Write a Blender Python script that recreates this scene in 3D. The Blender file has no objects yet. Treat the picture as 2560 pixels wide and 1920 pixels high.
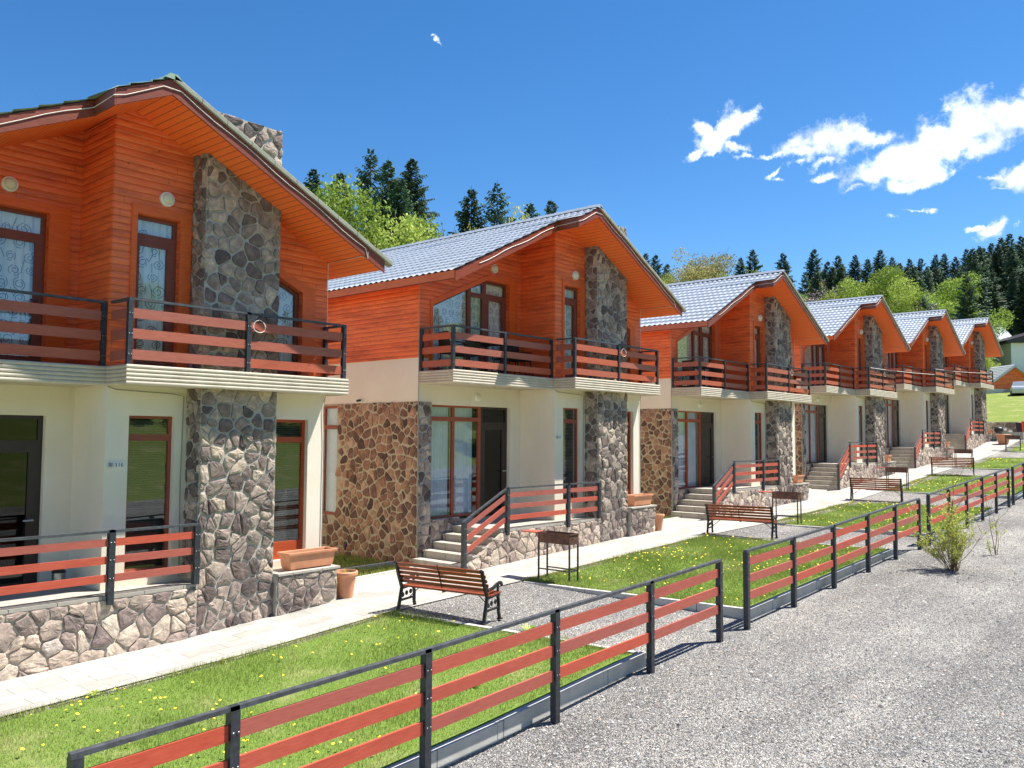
import bpy, math, random
import numpy as np
from mathutils import Vector, Matrix
from mathutils.geometry import tessellate_polygon
scene = bpy.context.scene
COL = scene.collection
random.seed(7)
RNG = np.random.default_rng(11)

# ------------------------------------------------------------------ camera
cam_d = bpy.data.cameras.new('camera')
cam = bpy.data.objects.new('camera', cam_d); COL.objects.link(cam)
cam_d.sensor_width = 36.0
cam_d.lens = 2111.0/2560.0*36.0
cam_d.clip_start = 0.1; cam_d.clip_end = 3000
YAW, PITCH, ROLL = 0.865, 0.062, 0.005
CAM = Vector((-5.567, -12.557, 2.295))
def cam_axes():
    f = Vector((math.sin(YAW)*math.cos(PITCH), math.cos(YAW)*math.cos(PITCH), math.sin(PITCH)))
    r = Vector((math.cos(YAW), -math.sin(YAW), 0)); u = r.cross(f)
    r2 = math.cos(ROLL)*r + math.sin(ROLL)*u; u2 = -math.sin(ROLL)*r + math.cos(ROLL)*u
    return r2, u2, f
_r, _u, _f = cam_axes()
cam.matrix_world = Matrix(((_r.x, _u.x, -_f.x, CAM.x), (_r.y, _u.y, -_f.y, CAM.y), (_r.z, _u.z, -_f.z, CAM.z), (0, 0, 0, 1)))
scene.camera = cam
scene.render.resolution_x = 1024; scene.render.resolution_y = 768

# ------------------------------------------------------------------ sky and sun
SUN = Vector((0.42, -0.285, 1.0)).normalized()
world = bpy.data.worlds.new('World'); scene.world = world; world.use_nodes = True
wt = world.node_tree; wt.nodes.clear()
def wn(t, **k):
    n = wt.nodes.new(t)
    for a, b in k.items(): setattr(n, a, b)
    return n
wo = wn('ShaderNodeOutputWorld'); bg = wn('ShaderNodeBackground'); bg.inputs[1].default_value = 0.122
sky = wn('ShaderNodeTexSky', sky_type='NISHITA', sun_disc=False)
sky.sun_elevation = math.asin(SUN.z); sky.sun_rotation = math.atan2(SUN.x, SUN.y)
sky.altitude = 1700; sky.air_density = 1.0; sky.dust_density = 0.3; sky.ozone_density = 3.0
hs = wn('ShaderNodeHueSaturation'); hs.inputs['Saturation'].default_value = 1.28; hs.inputs['Value'].default_value = 0.63
hs.inputs['Hue'].default_value = 0.5
wt.links.new(sky.outputs[0], hs.inputs['Color'])
tc = wn('ShaderNodeTexCoord')
# clouds: soft blobs around real sky directions, broken up by noise in direction space
CLOUDS = [ # azimuth (from +Y to +X), elevation, half-width, half-height (degrees), tilt (degrees), weight
 (63.9, 19.61, 1.42, 0.73, 38, 1), (65.25, 20.34, 0.77, 0.38, 40, 0.9), (62.57, 19.95, 0.83, 0.39, -10, 0.8), (64.72, 18.82, 0.68, 0.29, -20, 0.7), (61.97, 18.42, 0.75, 0.22, 35, 0.7), (63.16, 18.36, 0.87, 0.22, 10, 0.55), (70.33, 18.7, 1.75, 0.79, 0, 1), (69.49, 18.07, 2.01, 0.52, 0, 0.9), (68.14, 18.54, 1.07, 0.43, 15, 0.8), (72.26, 18.31, 1.6, 0.5, -8, 0.9), (73.43, 18.17, 0.91, 0.36, 0, 0.8), (66.75, 18.02, 0.85, 0.24, 5, 0.7), (65.33, 18.06, 0.73, 0.22, 0, 0.5), (74.57, 16.67, 2.71, 0.9, 5, 1), (73.15, 16.01, 1.61, 0.51, -10, 0.85), (75.42, 15.51, 1.91, 0.36, 5, 0.85), (76.57, 16.88, 1.76, 0.99, 20, 1), (77.49, 17.77, 1.94, 1.19, 15, 1), (76.38, 18.05, 1.09, 0.66, 35, 0.85), (78.46, 18.63, 1.59, 1.06, 25, 1), (79.83, 18.74, 1.97, 1.14, 5, 1), (81.25, 18.38, 1.83, 1.12, 0, 1), (82.84, 18.51, 1.78, 0.99, 20, 1), (78.94, 16.99, 1.49, 0.64, 30, 0.85), (67.37, 16.89, 0.48, 0.22, 55, 0.65), (67.73, 16.37, 0.48, 0.15, -15, 0.55), (69.97, 16.39, 0.9, 0.17, 15, 0.5), (68.86, 17.34, 0.95, 0.24, 10, 0.5), (71.73, 15.56, 0.82, 0.19, -15, 0.5), (70.33, 17.15, 1.06, 0.24, 20, 0.5), (80.75, 15.15, 0.88, 0.42, 25, 0.95), (81.95, 15.19, 1.23, 0.61, 10, 1), (79.73, 15.14, 0.68, 0.13, -5, 0.6), (79.71, 14.48, 0.47, 0.11, 15, 0.4), (77.58, 15.71, 0.26, 0.17, 50, 0.35), (79.6, 12.25, 0.78, 0.32, 30, 0.9), (78.6, 12.16, 0.57, 0.15, -5, 0.75), (79.3, 11.85, 0.52, 0.22, 0, 0.85), (80.67, 12.24, 0.15, 0.25, 0, 0.5), (75.38, 13.75, 0.95, 0.11, -3, 0.45), (76.09, 13.67, 0.4, 0.18, -10, 0.55), (73.84, 13.45, 0.51, 0.14, -8, 0.45), (43.79, 25.76, 0.53, 0.17, -35, 0.5), (43.4, 25.96, 0.24, 0.17, 0, 0.5), (44.13, 25.41, 0.24, 0.1, 0, 0.35)]
def clouds():
    nz = wn('ShaderNodeTexNoise'); nz.inputs['Scale'].default_value = 34; nz.inputs['Detail'].default_value = 10; nz.inputs['Roughness'].default_value = .68
    wt.links.new(tc.outputs['Generated'], nz.inputs['Vector'])
    nz2 = wn('ShaderNodeTexNoise'); nz2.inputs['Scale'].default_value = 9; nz2.inputs['Detail'].default_value = 3
    wt.links.new(tc.outputs['Generated'], nz2.inputs['Vector'])
    wz = wn('ShaderNodeTexNoise'); wz.inputs['Scale'].default_value = 24; wz.inputs['Detail'].default_value = 8; wz.inputs['Roughness'].default_value = .62
    wt.links.new(tc.outputs['Generated'], wz.inputs['Vector'])
    wa = wn('ShaderNodeVectorMath', operation='MULTIPLY_ADD'); wt.links.new(wz.outputs['Color'], wa.inputs[0]); wa.inputs[1].default_value = (.055, .055, .035); wa.inputs[2].default_value = (-.0275, -.0275, -.0175)
    wv = wn('ShaderNodeVectorMath', operation='ADD'); wt.links.new(tc.outputs['Generated'], wv.inputs[0]); wt.links.new(wa.outputs[0], wv.inputs[1])
    acc = None
    for az, el, hw, hh, tl, w in CLOUDS:
        a, e = math.radians(az), math.radians(el)
        c = Vector((math.sin(a)*math.cos(e), math.cos(a)*math.cos(e), math.sin(e)))
        r = Vector((math.cos(a), -math.sin(a), 0)); u = r.cross(c)
        t = math.radians(tl); r1 = r*math.cos(t)+u*math.sin(t); u1 = -r*math.sin(t)+u*math.cos(t)
        r1 = r1/math.radians(hw); u1 = u1/math.radians(hh)
        sub = wn('ShaderNodeVectorMath', operation='SUBTRACT'); wt.links.new(wv.outputs[0], sub.inputs[0]); sub.inputs[1].default_value = c
        d1 = wn('ShaderNodeVectorMath', operation='DOT_PRODUCT'); wt.links.new(sub.outputs[0], d1.inputs[0]); d1.inputs[1].default_value = r1
        d2 = wn('ShaderNodeVectorMath', operation='DOT_PRODUCT'); wt.links.new(sub.outputs[0], d2.inputs[0]); d2.inputs[1].default_value = u1
        cb = wn('ShaderNodeCombineXYZ'); wt.links.new(d1.outputs['Value'], cb.inputs[0]); wt.links.new(d2.outputs['Value'], cb.inputs[1])
        d3 = wn('ShaderNodeVectorMath', operation='DISTANCE'); wt.links.new(sub.outputs[0], d3.inputs[0]); d3.inputs[1].default_value = (0, 0, 0)
        ln = wn('ShaderNodeVectorMath', operation='LENGTH'); wt.links.new(cb.outputs[0], ln.inputs[0])
        far = wn('ShaderNodeMath', operation='MULTIPLY_ADD'); wt.links.new(d3.outputs['Value'], far.inputs[0]); far.inputs[1].default_value = 2.0; wt.links.new(ln.outputs['Value'], far.inputs[2])
        m = wn('ShaderNodeMath', operation='MULTIPLY_ADD'); wt.links.new(far.outputs[0], m.inputs[0]); m.inputs[1].default_value = -.9; m.inputs[2].default_value = .35+.9*w
        if acc is None: acc = m
        else:
            mx = wn('ShaderNodeMath', operation='SMOOTH_MAX'); mx.inputs[2].default_value = .25
            wt.links.new(acc.outputs[0], mx.inputs[0]); wt.links.new(m.outputs[0], mx.inputs[1]); acc = mx
    n1 = wn('ShaderNodeMath', operation='MULTIPLY_ADD'); wt.links.new(nz.outputs[0], n1.inputs[0]); n1.inputs[1].default_value = 3.6; n1.inputs[2].default_value = -1.95
    n2 = wn('ShaderNodeMath', operation='MULTIPLY_ADD'); wt.links.new(nz2.outputs[0], n2.inputs[0]); n2.inputs[1].default_value = .8; wt.links.new(n1.outputs[0], n2.inputs[2])
    s = wn('ShaderNodeMath', operation='ADD'); wt.links.new(acc.outputs[0], s.inputs[0]); wt.links.new(n2.outputs[0], s.inputs[1])
    mr = wn('ShaderNodeMapRange', interpolation_type='SMOOTHSTEP'); wt.links.new(s.outputs[0], mr.inputs[0]); mr.inputs[1].default_value = .03; mr.inputs[2].default_value = 1.45
    return mr
cl = clouds()
mixc = wn('ShaderNodeMix', data_type='RGBA'); wt.links.new(cl.outputs[0], mixc.inputs[0]); wt.links.new(hs.outputs[0], mixc.inputs[6]); 
cn = wn('ShaderNodeTexNoise'); cn.inputs['Scale'].default_value = 16; cn.inputs['Detail'].default_value = 6; wt.links.new(tc.outputs['Generated'], cn.inputs['Vector'])
cr = wn('ShaderNodeValToRGB'); cr.color_ramp.elements[0].position = .38; cr.color_ramp.elements[0].color = (3.4, 3.7, 4.2, 1); cr.color_ramp.elements[1].position = .55; cr.color_ramp.elements[1].color = (6.6, 6.8, 7.0, 1)
wt.links.new(cn.outputs[0], cr.inputs[0]); wt.links.new(cr.outputs[0], mixc.inputs[7])
wt.links.new(mixc.outputs[2], bg.inputs[0]); wt.links.new(bg.outputs[0], wo.inputs[0])
sl = bpy.data.lights.new('sun', 'SUN'); sl.energy = 4.3; sl.angle = math.radians(.5); sl.color = (1, .96, .89)
so = bpy.data.objects.new('sun', sl); COL.objects.link(so); so.rotation_mode = 'QUATERNION'
so.rotation_quaternion = SUN.to_track_quat('Z', 'Y'); so.location = (0, -5, 40)
scene.view_settings.view_transform = 'Standard'; scene.view_settings.look = 'None'; scene.view_settings.gamma = 1
scene.view_settings.exposure = 1.25

# ------------------------------------------------------------------ materials
def srgb(*c): return tuple(((v/255/12.92) if v/255 <= .04045 else ((v/255+.055)/1.055)**2.4) for v in c)+(1,)
class NT:
    def __init__(s, name, rough=.6, spec=.5, metal=0):
        s.m = bpy.data.materials.new(name); s.m.use_nodes = True; s.t = s.m.node_tree
        s.b = s.t.nodes['Principled BSDF']; s.b.inputs['Roughness'].default_value = rough
        s.b.inputs['Specular IOR Level'].default_value = spec; s.b.inputs['Metallic'].default_value = metal
        s.c = s.n('ShaderNodeTexCoord')
    def n(s, t, **k):
        x = s.t.nodes.new(t)
        for a, b in k.items(): setattr(x, a, b)
        return x
    def l(s, a, b): s.t.links.new(a, b)
    def noise(s, scale, detail=4, vec=None, rough=.55, stretch=None):
        x = s.n('ShaderNodeTexNoise'); x.inputs['Scale'].default_value = scale; x.inputs['Detail'].default_value = detail; x.inputs['Roughness'].default_value = rough
        v = vec or s.c.outputs['Object']
        if stretch:
            mp = s.n('ShaderNodeMapping'); mp.inputs['Scale'].default_value = stretch; s.l(v, mp.inputs[0]); v = mp.outputs[0]
        s.l(v, x.inputs['Vector']); return x.outputs[0]
    def ramp(s, fac, stops):
        r = s.n('ShaderNodeValToRGB'); e = r.color_ramp.elements
        while len(e) < len(stops): e.new(.5)
        for i, (p, c) in enumerate(stops): e[i].position = p; e[i].color = c
        s.l(fac, r.inputs[0]); return r.outputs[0]
    def math(s, op, a, b=None, c=None):
        m = s.n('ShaderNodeMath', operation=op)
        for i, v in enumerate((a, b, c)):
            if v is None: continue
            if isinstance(v, (int, float)): m.inputs[i].default_value = v
            else: s.l(v, m.inputs[i])
        return m.outputs[0]
    def mix(s, fac, a, b, mode='MIX'):
        m = s.n('ShaderNodeMix', data_type='RGBA', blend_type=mode)
        for i, v in ((0, fac), (6, a), (7, b)):
            if isinstance(v, (int, float)): m.inputs[i].default_value = v
            elif isinstance(v, tuple): m.inputs[i].default_value = v
            else: s.l(v, m.inputs[i])
        return m.outputs[2]
    def bump(s, h, strength=.5, dist=.02):
        b = s.n('ShaderNodeBump'); b.inputs['Strength'].default_value = strength; b.inputs['Distance'].default_value = dist
        s.l(h, b.inputs['Height']); s.l(b.outputs[0], s.b.inputs['Normal'])
    def col(s, c):
        if isinstance(c, tuple): s.b.inputs['Base Color'].default_value = c
        else: s.l(c, s.b.inputs['Base Color'])
    def attr(s, name='tint'):
        a = s.n('ShaderNodeAttribute'); a.attribute_name = name; return a.outputs['Fac']
    def xyz(s):
        x = s.n('ShaderNodeSeparateXYZ'); s.l(s.c.outputs['Object'], x.inputs[0]); return x.outputs
def plain(name, c, rough=.6, metal=0, var=.12, scale=8, bump=0.0, spec=.5):
    N = NT(name, rough, spec, metal)
    f = N.noise(scale, 6)
    d = tuple(v*(1-var) for v in c[:3])+(1,); e = tuple(min(1, v*(1+var)) for v in c[:3])+(1,)
    N.col(N.ramp(f, [(.35, d), (.65, e)]))
    if bump: N.bump(N.noise(scale*6, 4), bump, .01)
    return N.m

def wood_siding():
    N = NT('wood_siding', .42, .4)
    x, y, z = N.xyz()
    fr = N.math('FRACT', N.math('DIVIDE', z, .105))
    row = N.math('FLOOR', N.math('DIVIDE', z, .105))
    prof = N.math('SUBTRACT', 1, N.math('POWER', N.math('ABSOLUTE', N.math('MULTIPLY_ADD', fr, 2, -1)), 3.0))
    rv = N.n('ShaderNodeTexWhiteNoise', noise_dimensions='1D'); N.l(row, rv.inputs['W'])
    grain = N.noise(3, 8, stretch=(1.2, 1.2, 28), rough=.65)
    c = N.ramp(grain, [(.25, (.80, .125, .035, 1)), (.5, (.94, .20, .055, 1)), (.75, (.97, .30, .11, 1))])
    c = N.mix(N.math('MULTIPLY', rv.outputs[0], .3), c, (.85, .10, .02, 1))
    # weathered dark streaks that run along the boards
    w = N.noise(1.0, 6, stretch=(.7, .7, 5.0), rough=.7)
    w = N.ramp(w, [(.46, (0, 0, 0, 1)), (.66, (1, 1, 1, 1))])
    c = N.mix(N.math('MULTIPLY', w, .62), c, (.34, .05, .022, 1))
    k = N.n('ShaderNodeTexVoronoi'); k.inputs['Scale'].default_value = 3.2; N.l(N.c.outputs['Object'], k.inputs['Vector'])
    kn = N.ramp(k.outputs['Distance'], [(.035, (1, 1, 1, 1)), (.07, (0, 0, 0, 1))])
    c = N.mix(N.math('MULTIPLY', kn, .5), c, (.2, .035, .012, 1))
    g = N.ramp(prof, [(.0, (1, 1, 1, 1)), (.28, (0, 0, 0, 1))])
    c = N.mix(N.math('MULTIPLY', g, .62), c, (.16, .026, .012, 1))
    u = N.math('MULTIPLY_ADD', rv.outputs[0], 7.3, N.math('ADD', x, y))
    jt = N.math('LESS_THAN', N.math('FRACT', N.math('DIVIDE', u, 3.1)), .0022)
    c = N.mix(N.math('MULTIPLY', jt, .7), c, (.12, .02, .01, 1))
    N.col(c); N.bump(prof, .75, .015)
    return N.m
def wood_soffit():
    N = NT('wood_soffit', .45, .4)
    x, y, z = N.xyz()
    fr = N.math('FRACT', N.math('DIVIDE', x, .10)); row = N.math('FLOOR', N.math('DIVIDE', x, .10))
    prof = N.math('SUBTRACT', 1, N.math('POWER', N.math('ABSOLUTE', N.math('MULTIPLY_ADD', fr, 2, -1)), 8.0))
    rv = N.n('ShaderNodeTexWhiteNoise', noise_dimensions='1D'); N.l(row, rv.inputs['W'])
    grain = N.noise(3, 8, stretch=(25, 1.2, 3), rough=.65)
    c = N.ramp(grain, [(.25, (.86, .125, .028, 1)), (.75, (.97, .21, .05, 1))])
    c = N.mix(N.math('MULTIPLY', rv.outputs[0], .3), c, (.95, .25, .05, 1))
    g = N.ramp(prof, [(.0, (1, 1, 1, 1)), (.75, (0, 0, 0, 1))])
    c = N.mix(N.math('MULTIPLY', g, .9), c, (.12, .02, .01, 1))
    N.col(c); N.bump(prof, .7, .01)
    return N.m
def painted_wood(name, a, b, streak=(1.5, 1.5, 20), rough=.5):
    N = NT(name, rough, .4)
    grain = N.noise(3, 8, stretch=streak, rough=.65)
    c = N.ramp(grain, [(.3, a), (.7, b)])
    w = N.ramp(N.noise(1.3, 5, stretch=(1, 1, 3)), [(.5, (0, 0, 0, 1)), (.75, (1, 1, 1, 1))])
    c = N.mix(N.math('MULTIPLY', w, .3), c, tuple(v*.55 for v in a[:3])+(1,))
    oi = N.n('ShaderNodeObjectInfo'); h = N.n('ShaderNodeHueSaturation'); N.l(N.math('MULTIPLY_ADD', oi.outputs['Random'], .36, .84), h.inputs['Value']); N.l(N.math('MULTIPLY_ADD', oi.outputs['Random'], .16, .9), h.inputs['Saturation']); N.l(c, h.inputs['Color'])
    N.col(h.outputs[0]); N.bump(grain, .3, .004); return N.m
def stone(name, stops, bumpn=.6):
    N = NT(name, .75, .3)
    t = N.attr()
    c = N.ramp(t, stops)
    n1 = N.noise(7, 8, rough=.7)
    c = N.mix(.75, c, N.ramp(n1, [(.3, (.38, .36, .36, 1)), (.48, (.85, .82, .80, 1)), (.66, (1.6, 1.5, 1.4, 1))]), 'MULTIPLY')
    N.col(c); N.bump(N.noise(22, 7, rough=.7), bumpn, .02); return N.m
def mortar(name, c):
    N = NT(name, .9, .2)
    N.col(N.ramp(N.noise(9, 6), [(.3, tuple(v*.75 for v in c[:3])+(1,)), (.7, c)])); N.bump(N.noise(40, 5), .6, .01); return N.m
def glass(name='window_glass', tint=(.93, .96, .95, 1), refl=.07):
    m = bpy.data.materials.new(name); m.use_nodes = True; t = m.node_tree; t.nodes.clear()
    o = t.nodes.new('ShaderNodeOutputMaterial'); mx = t.nodes.new('ShaderNodeMixShader'); tr = t.nodes.new('ShaderNodeBsdfTransparent'); g = t.nodes.new('ShaderNodeBsdfGlossy')
    tr.inputs[0].default_value = tint; g.inputs['Roughness'].default_value = .01; g.inputs[0].default_value = (.95, .98, 1, 1)
    f = t.nodes.new('ShaderNodeLayerWeight'); f.inputs[0].default_value = .5; pw_ = t.nodes.new('ShaderNodeMath'); pw_.operation = 'POWER'; pw_.inputs[1].default_value = 4.0; t.links.new(f.outputs['Facing'], pw_.inputs[0])
    a = t.nodes.new('ShaderNodeMath'); a.operation = 'MULTIPLY_ADD'; a.inputs[1].default_value = .95; a.inputs[2].default_value = refl
    t.links.new(pw_.outputs[0], a.inputs[0]); a.use_clamp = True
    t.links.new(a.outputs[0], mx.inputs[0]); t.links.new(tr.outputs[0], mx.inputs[1]); t.links.new(g.outputs[0], mx.inputs[2]); t.links.new(mx.outputs[0], o.inputs[0])
    return m
def gravel_mat():
    N = NT('gravel', .9, .2)
    v = N.n('ShaderNodeTexVoronoi'); v.inputs['Scale'].default_value = 52; N.l(N.c.outputs['Object'], v.inputs['Vector'])
    s = N.n('ShaderNodeSeparateColor'); N.l(v.outputs['Color'], s.inputs[0])
    c = N.ramp(s.outputs[0], [(.0, (.15, .145, .14, 1)), (.45, (.34, .335, .325, 1)), (.8, (.49, .48, .46, 1)), (1, (.66, .63, .58, 1))])
    e = N.ramp(v.outputs['Distance'], [(.25, (1, 1, 1, 1)), (.75, (.5, .49, .48, 1))])
    c = N.mix(.7, c, e, 'MULTIPLY')
    big = N.ramp(N.noise(.45, 6, rough=.65), [(.35, (.74, .73, .73, 1)), (.65, (1.2, 1.17, 1.12, 1))])
    c = N.mix(1., c, big, 'MULTIPLY')
    tk = N.ramp(N.noise(.8, 5, stretch=(.12, 1.1, 1)), [(.38, (.80, .79, .78, 1)), (.6, (1.16, 1.15, 1.12, 1))])
    c = N.mix(1., c, tk, 'MULTIPLY')
    br = N.ramp(N.noise(1.1, 6, rough=.7), [(.66, (0, 0, 0, 1)), (.76, (1, 1, 1, 1))])
    c = N.mix(N.math('MULTIPLY', br, .35), c, (.42, .31, .22, 1))
    N.col(c); N.bump(N.math('SUBTRACT', 1, v.outputs['Distance']), 1.0, .03); return N.m
def grass_ground(name, dark, light, dry, sc=1.0):
    N = NT(name, .95, .1)
    c = N.ramp(N.noise(30*sc, 6, rough=.7), [(.3, dark), (.7, light)])
    d = N.ramp(N.noise(1.7*sc, 5), [(.52, (0, 0, 0, 1)), (.7, (1, 1, 1, 1))])
    c = N.mix(N.math('MULTIPLY', d, .5), c, dry)
    N.col(c); N.bump(N.noise(60*sc, 4), .8, .03); return N.m
def leaf_mat(name, stops, trans=.35, objvar=.12):
    N = NT(name, .6, .25)
    c = N.ramp(N.attr(), stops)
    oi = N.n('ShaderNodeObjectInfo')
    h = N.n('ShaderNodeHueSaturation'); h.inputs['Saturation'].default_value = 1
    N.l(N.math('MULTIPLY_ADD', oi.outputs['Random'], .05, .475), h.inputs['Hue']); N.l(N.math('MULTIPLY_ADD', oi.outputs['Random'], objvar*4, 1-objvar*2), h.inputs['Value'])
    N.l(c, h.inputs['Color']); N.col(h.outputs[0])
    if trans:
        tl = N.n('ShaderNodeBsdfTranslucent'); N.l(h.outputs[0], tl.inputs[0]); mx = N.n('ShaderNodeMixShader'); mx.inputs[0].default_value = trans
        out = [n for n in N.t.nodes if n.type == 'OUTPUT_MATERIAL'][0]
        N.l(N.b.outputs[0], mx.inputs[1]); N.l(tl.outputs[0], mx.inputs[2]); N.l(mx.outputs[0], out.inputs[0])
    return N.m
def paving_mat():
    N = NT('pale_paving', .8, .3)
    b = N.n('ShaderNodeTexBrick'); b.inputs['Scale'].default_value = 1.0; b.inputs['Brick Width'].default_value = .62; b.inputs['Row Height'].default_value = .285
    b.inputs['Mortar Size'].default_value = .006; b.offset = .4
    b.inputs['Color1'].default_value = (.34, .325, .29, 1); b.inputs['Color2'].default_value = (.46, .44, .40, 1); b.inputs['Mortar'].default_value = (.2, .185, .16, 1)
    N.l(N.c.outputs['Object'], b.inputs['Vector'])
    c = N.mix(.6, b.outputs[0], N.ramp(N.noise(1.8, 8, rough=.7), [(.3, (.68, .66, .62, 1)), (.62, (1.1, 1.1, 1.1, 1))]), 'MULTIPLY')
    N.col(c); N.bump(b.outputs['Fac'], -.3, .005); return N.m
def plaster_mat():
    N = NT('cream_plaster', .85, .25)
    c = N.ramp(N.noise(1.2, 6), [(.3, (.80, .715, .57, 1)), (.7, (.86, .785, .645, 1))])
    st = N.ramp(N.noise(1.1, 6, stretch=(6, 6, .6), rough=.7), [(.56, (0, 0, 0, 1)), (.8, (1, 1, 1, 1))])
    c = N.mix(N.math('MULTIPLY', st, .22), c, (.47, .42, .34, 1))
    N.col(c); N.bump(N.noise(55, 5, rough=.7), .55, .008); return N.m
def concrete(name, c, joint=None):
    N = NT(name, .85, .3)
    k = N.ramp(N.noise(3.5, 8, rough=.7), [(.3, tuple(v*.72 for v in c[:3])+(1,)), (.7, c)])
    if joint:
        x, y, z = N.xyz(); a = N.math('ADD', x, y)
        j = N.math('LESS_THAN', N.math('FRACT', N.math('DIVIDE', a, joint)), .012/joint)
        k = N.mix(j, k, (.1, .1, .1, 1))
    N.col(k); N.bump(N.noise(45, 5), .35, .006); return N.m
def roof_mat(name, c):
    N = NT(name, .32, .5, .15)
    k = N.ramp(N.noise(1.5, 6, rough=.7), [(.3, tuple(v*.82 for v in c[:3])+(1,)), (.7, c)])
    N.col(k); return N.m

M = {}
M['siding'] = wood_siding(); M['soffit'] = wood_soffit()
M['trim'] = painted_wood('orange_trim', (.60, .10, .025, 1), (.78, .17, .045, 1))
M['barge'] = painted_wood('brown_barge', (.17, .032, .014, 1), (.30, .062, .024, 1), (3, 3, 18))
M['frame'] = painted_wood('brown_frame', (.16, .042, .022, 1), (.24, .065, .035, 1))
M['redframe'] = painted_wood('red_brown_frame', (.28, .058, .026, 1), (.38, .085, .04, 1))
M['darkframe'] = plain('dark_frame', (.035, .022, .02, 1), .4)
M['plank'] = painted_wood('red_plank', (.37, .068, .043, 1), (.50, .115, .074, 1), (2, 2, 26), .55)
M['bplank'] = painted_wood('balcony_plank', (.36, .082, .042, 1), (.50, .13, .068, 1), (2, 2, 26), .5)
M['post'] = plain('black_steel', (.030, .034, .042, 1), .45, 0, .35, 20, .2)
M['rail'] = plain('grey_black_steel', (.06, .065, .072, 1), .5, 0, .35, 14, .2)
M['bolt'] = plain('zinc_bolt', (.35, .35, .36, 1), .5, .3)
M['st_grey'] = stone('grey_stone', [(0, (.10, .082, .078, 1)), (.25, (.19, .145, .13, 1)), (.5, (.31, .25, .215, 1)), (.75, (.46, .38, .31, 1)), (1, (.62, .51, .39, 1))])
M['mo_grey'] = mortar('grey_mortar', (.50, .47, .41, 1))
M['st_red'] = stone('red_brown_stone', [(0, (.10, .06, .05, 1)), (.3, (.19, .105, .075, 1)), (.55, (.31, .165, .11, 1)), (.8, (.46, .28, .18, 1)), (1, (.50, .40, .30, 1))])
M['mo_tan'] = mortar('tan_mortar', (.54, .46, .33, 1))
M['st_tan'] = stone('tan_stone', [(0, (.22, .17, .165, 1)), (.3, (.40, .32, .27, 1)), (.6, (.54, .44, .35, 1)), (.85, (.62, .53, .43, 1)), (1, (.42, .38, .36, 1))])
M['mo_pale'] = mortar('pale_mortar', (.46, .42, .36, 1))
M['plaster'] = plaster_mat()
M['slab'] = concrete('cream_ribbed_slab', (.66, .58, .45, 1))
M['step'] = concrete('grey_step_tile', (.46, .42, .36, 1), .6)
M['kerb'] = concrete('kerb_concrete', (.62, .60, .55, 1), 1.0)
M['glass'] = glass(); M['dglass'] = glass('door_glass', (.30, .34, .32, 1), .04)
M['curtain'] = plain('sheer_curtain', (.60, .67, .77, 1), .8, 0, .08, 3)
M['ucurtain'] = plain('pale_patterned_curtain', (.90, .90, .82, 1), .8, 0, .06, 3)
M['swirl'] = plain('curl_pattern', (.17, .19, .18, 1), .8)
M['blind'] = plain('dark_blind', (.10, .08, .06, 1), .7)
M['inner'] = plain('interior_dark', (.10, .09, .08, 1), .9)
M['roof'] = roof_mat('blue_grey_tile', (.53, .56, .60, 1)); M['roofg'] = roof_mat('green_grey_tile', (.38, .50, .34, 1))
M['verge'] = concrete('verge_trim', (.37, .37, .29, 1), .42)
M['lampglass'] = plain('lamp_cover', (.72, .70, .50, 1), .3, 0, .05); M['white'] = plain('white_plastic', (.84, .83, .79, 1), .4, 0, .05)
M['cable'] = plain('pale_cable', (.72, .68, .60, 1), .5); M['gcable'] = plain('grey_cable', (.30, .29, .25, 1), .6)
M['terra'] = plain('terracotta', (.62, .27, .14, 1), .55, 0, .12, 5); M['soil'] = plain('soil', (.06, .04, .03, 1), 1)
M['sign'] = plain('grey_sign', (.74, .72, .68, 1), .4); M['ink'] = plain('sign_ink', (.12, .14, .16, 1), .6)
M['chrome'] = plain('steel_bin', (.45, .46, .48, 1), .25, .9); M['black'] = plain('black_plastic', (.02, .02, .022, 1), .5)
M['iron'] = plain('cast_iron', (.022, .024, .026, 1), .4, .3, .3, 20, .3)
M['slat'] = painted_wood('bench_slat', (.20, .045, .02, 1), (.34, .085, .035, 1), (2, 2, 26), .35)
M['rust'] = NT('rusty_steel', .7, .4, .3); _n = M['rust']
_n.col(_n.ramp(_n.noise(6, 8, rough=.75), [(.3, (.07, .045, .04, 1)), (.5, (.14, .07, .05, 1)), (.65, (.24, .12, .08, 1)), (.75, (.12, .10, .10, 1))])); M['rust'] = _n.m
M['shelf'] = plain('red_shelf', (.55, .10, .06, 1), .6)
M['gravel'] = gravel_mat(); M['paving'] = paving_mat()
M['lawn'] = grass_ground('lawn_soil', (.09, .15, .03, 1), (.22, .32, .06, 1), (.34, .33, .15, 1))
M['terrain'] = grass_ground('meadow', (.09, .14, .03, 1), (.26, .31, .07, 1), (.42, .36, .19, 1), .5)
M['blade'] = leaf_mat('grass_blade', [(0, (.14, .21, .035, 1)), (.45, (.28, .36, .07, 1)), (.75, (.43, .48, .14, 1)), (1, (.56, .48, .28, 1))], .35, 0)
M['flower'] = plain('dandelion_yellow', (.95, .72, .03, 1), .6, 0, .08)
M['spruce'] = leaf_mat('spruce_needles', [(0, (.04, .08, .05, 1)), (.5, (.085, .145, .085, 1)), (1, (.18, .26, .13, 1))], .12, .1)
M['decid'] = leaf_mat('spring_leaves', [(0, (.13, .19, .025, 1)), (.5, (.30, .40, .06, 1)), (1, (.52, .58, .13, 1))], .35, .1)
M['decid2'] = leaf_mat('budding_leaves', [(0, (.18, .17, .05, 1)), (.5, (.38, .36, .12, 1)), (1, (.55, .50, .20, 1))], .3, .08)
M['bare'] = leaf_mat('bare_twigs', [(0, (.14, .11, .10, 1)), (1, (.33, .27, .24, 1))], 0, .08)
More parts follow.
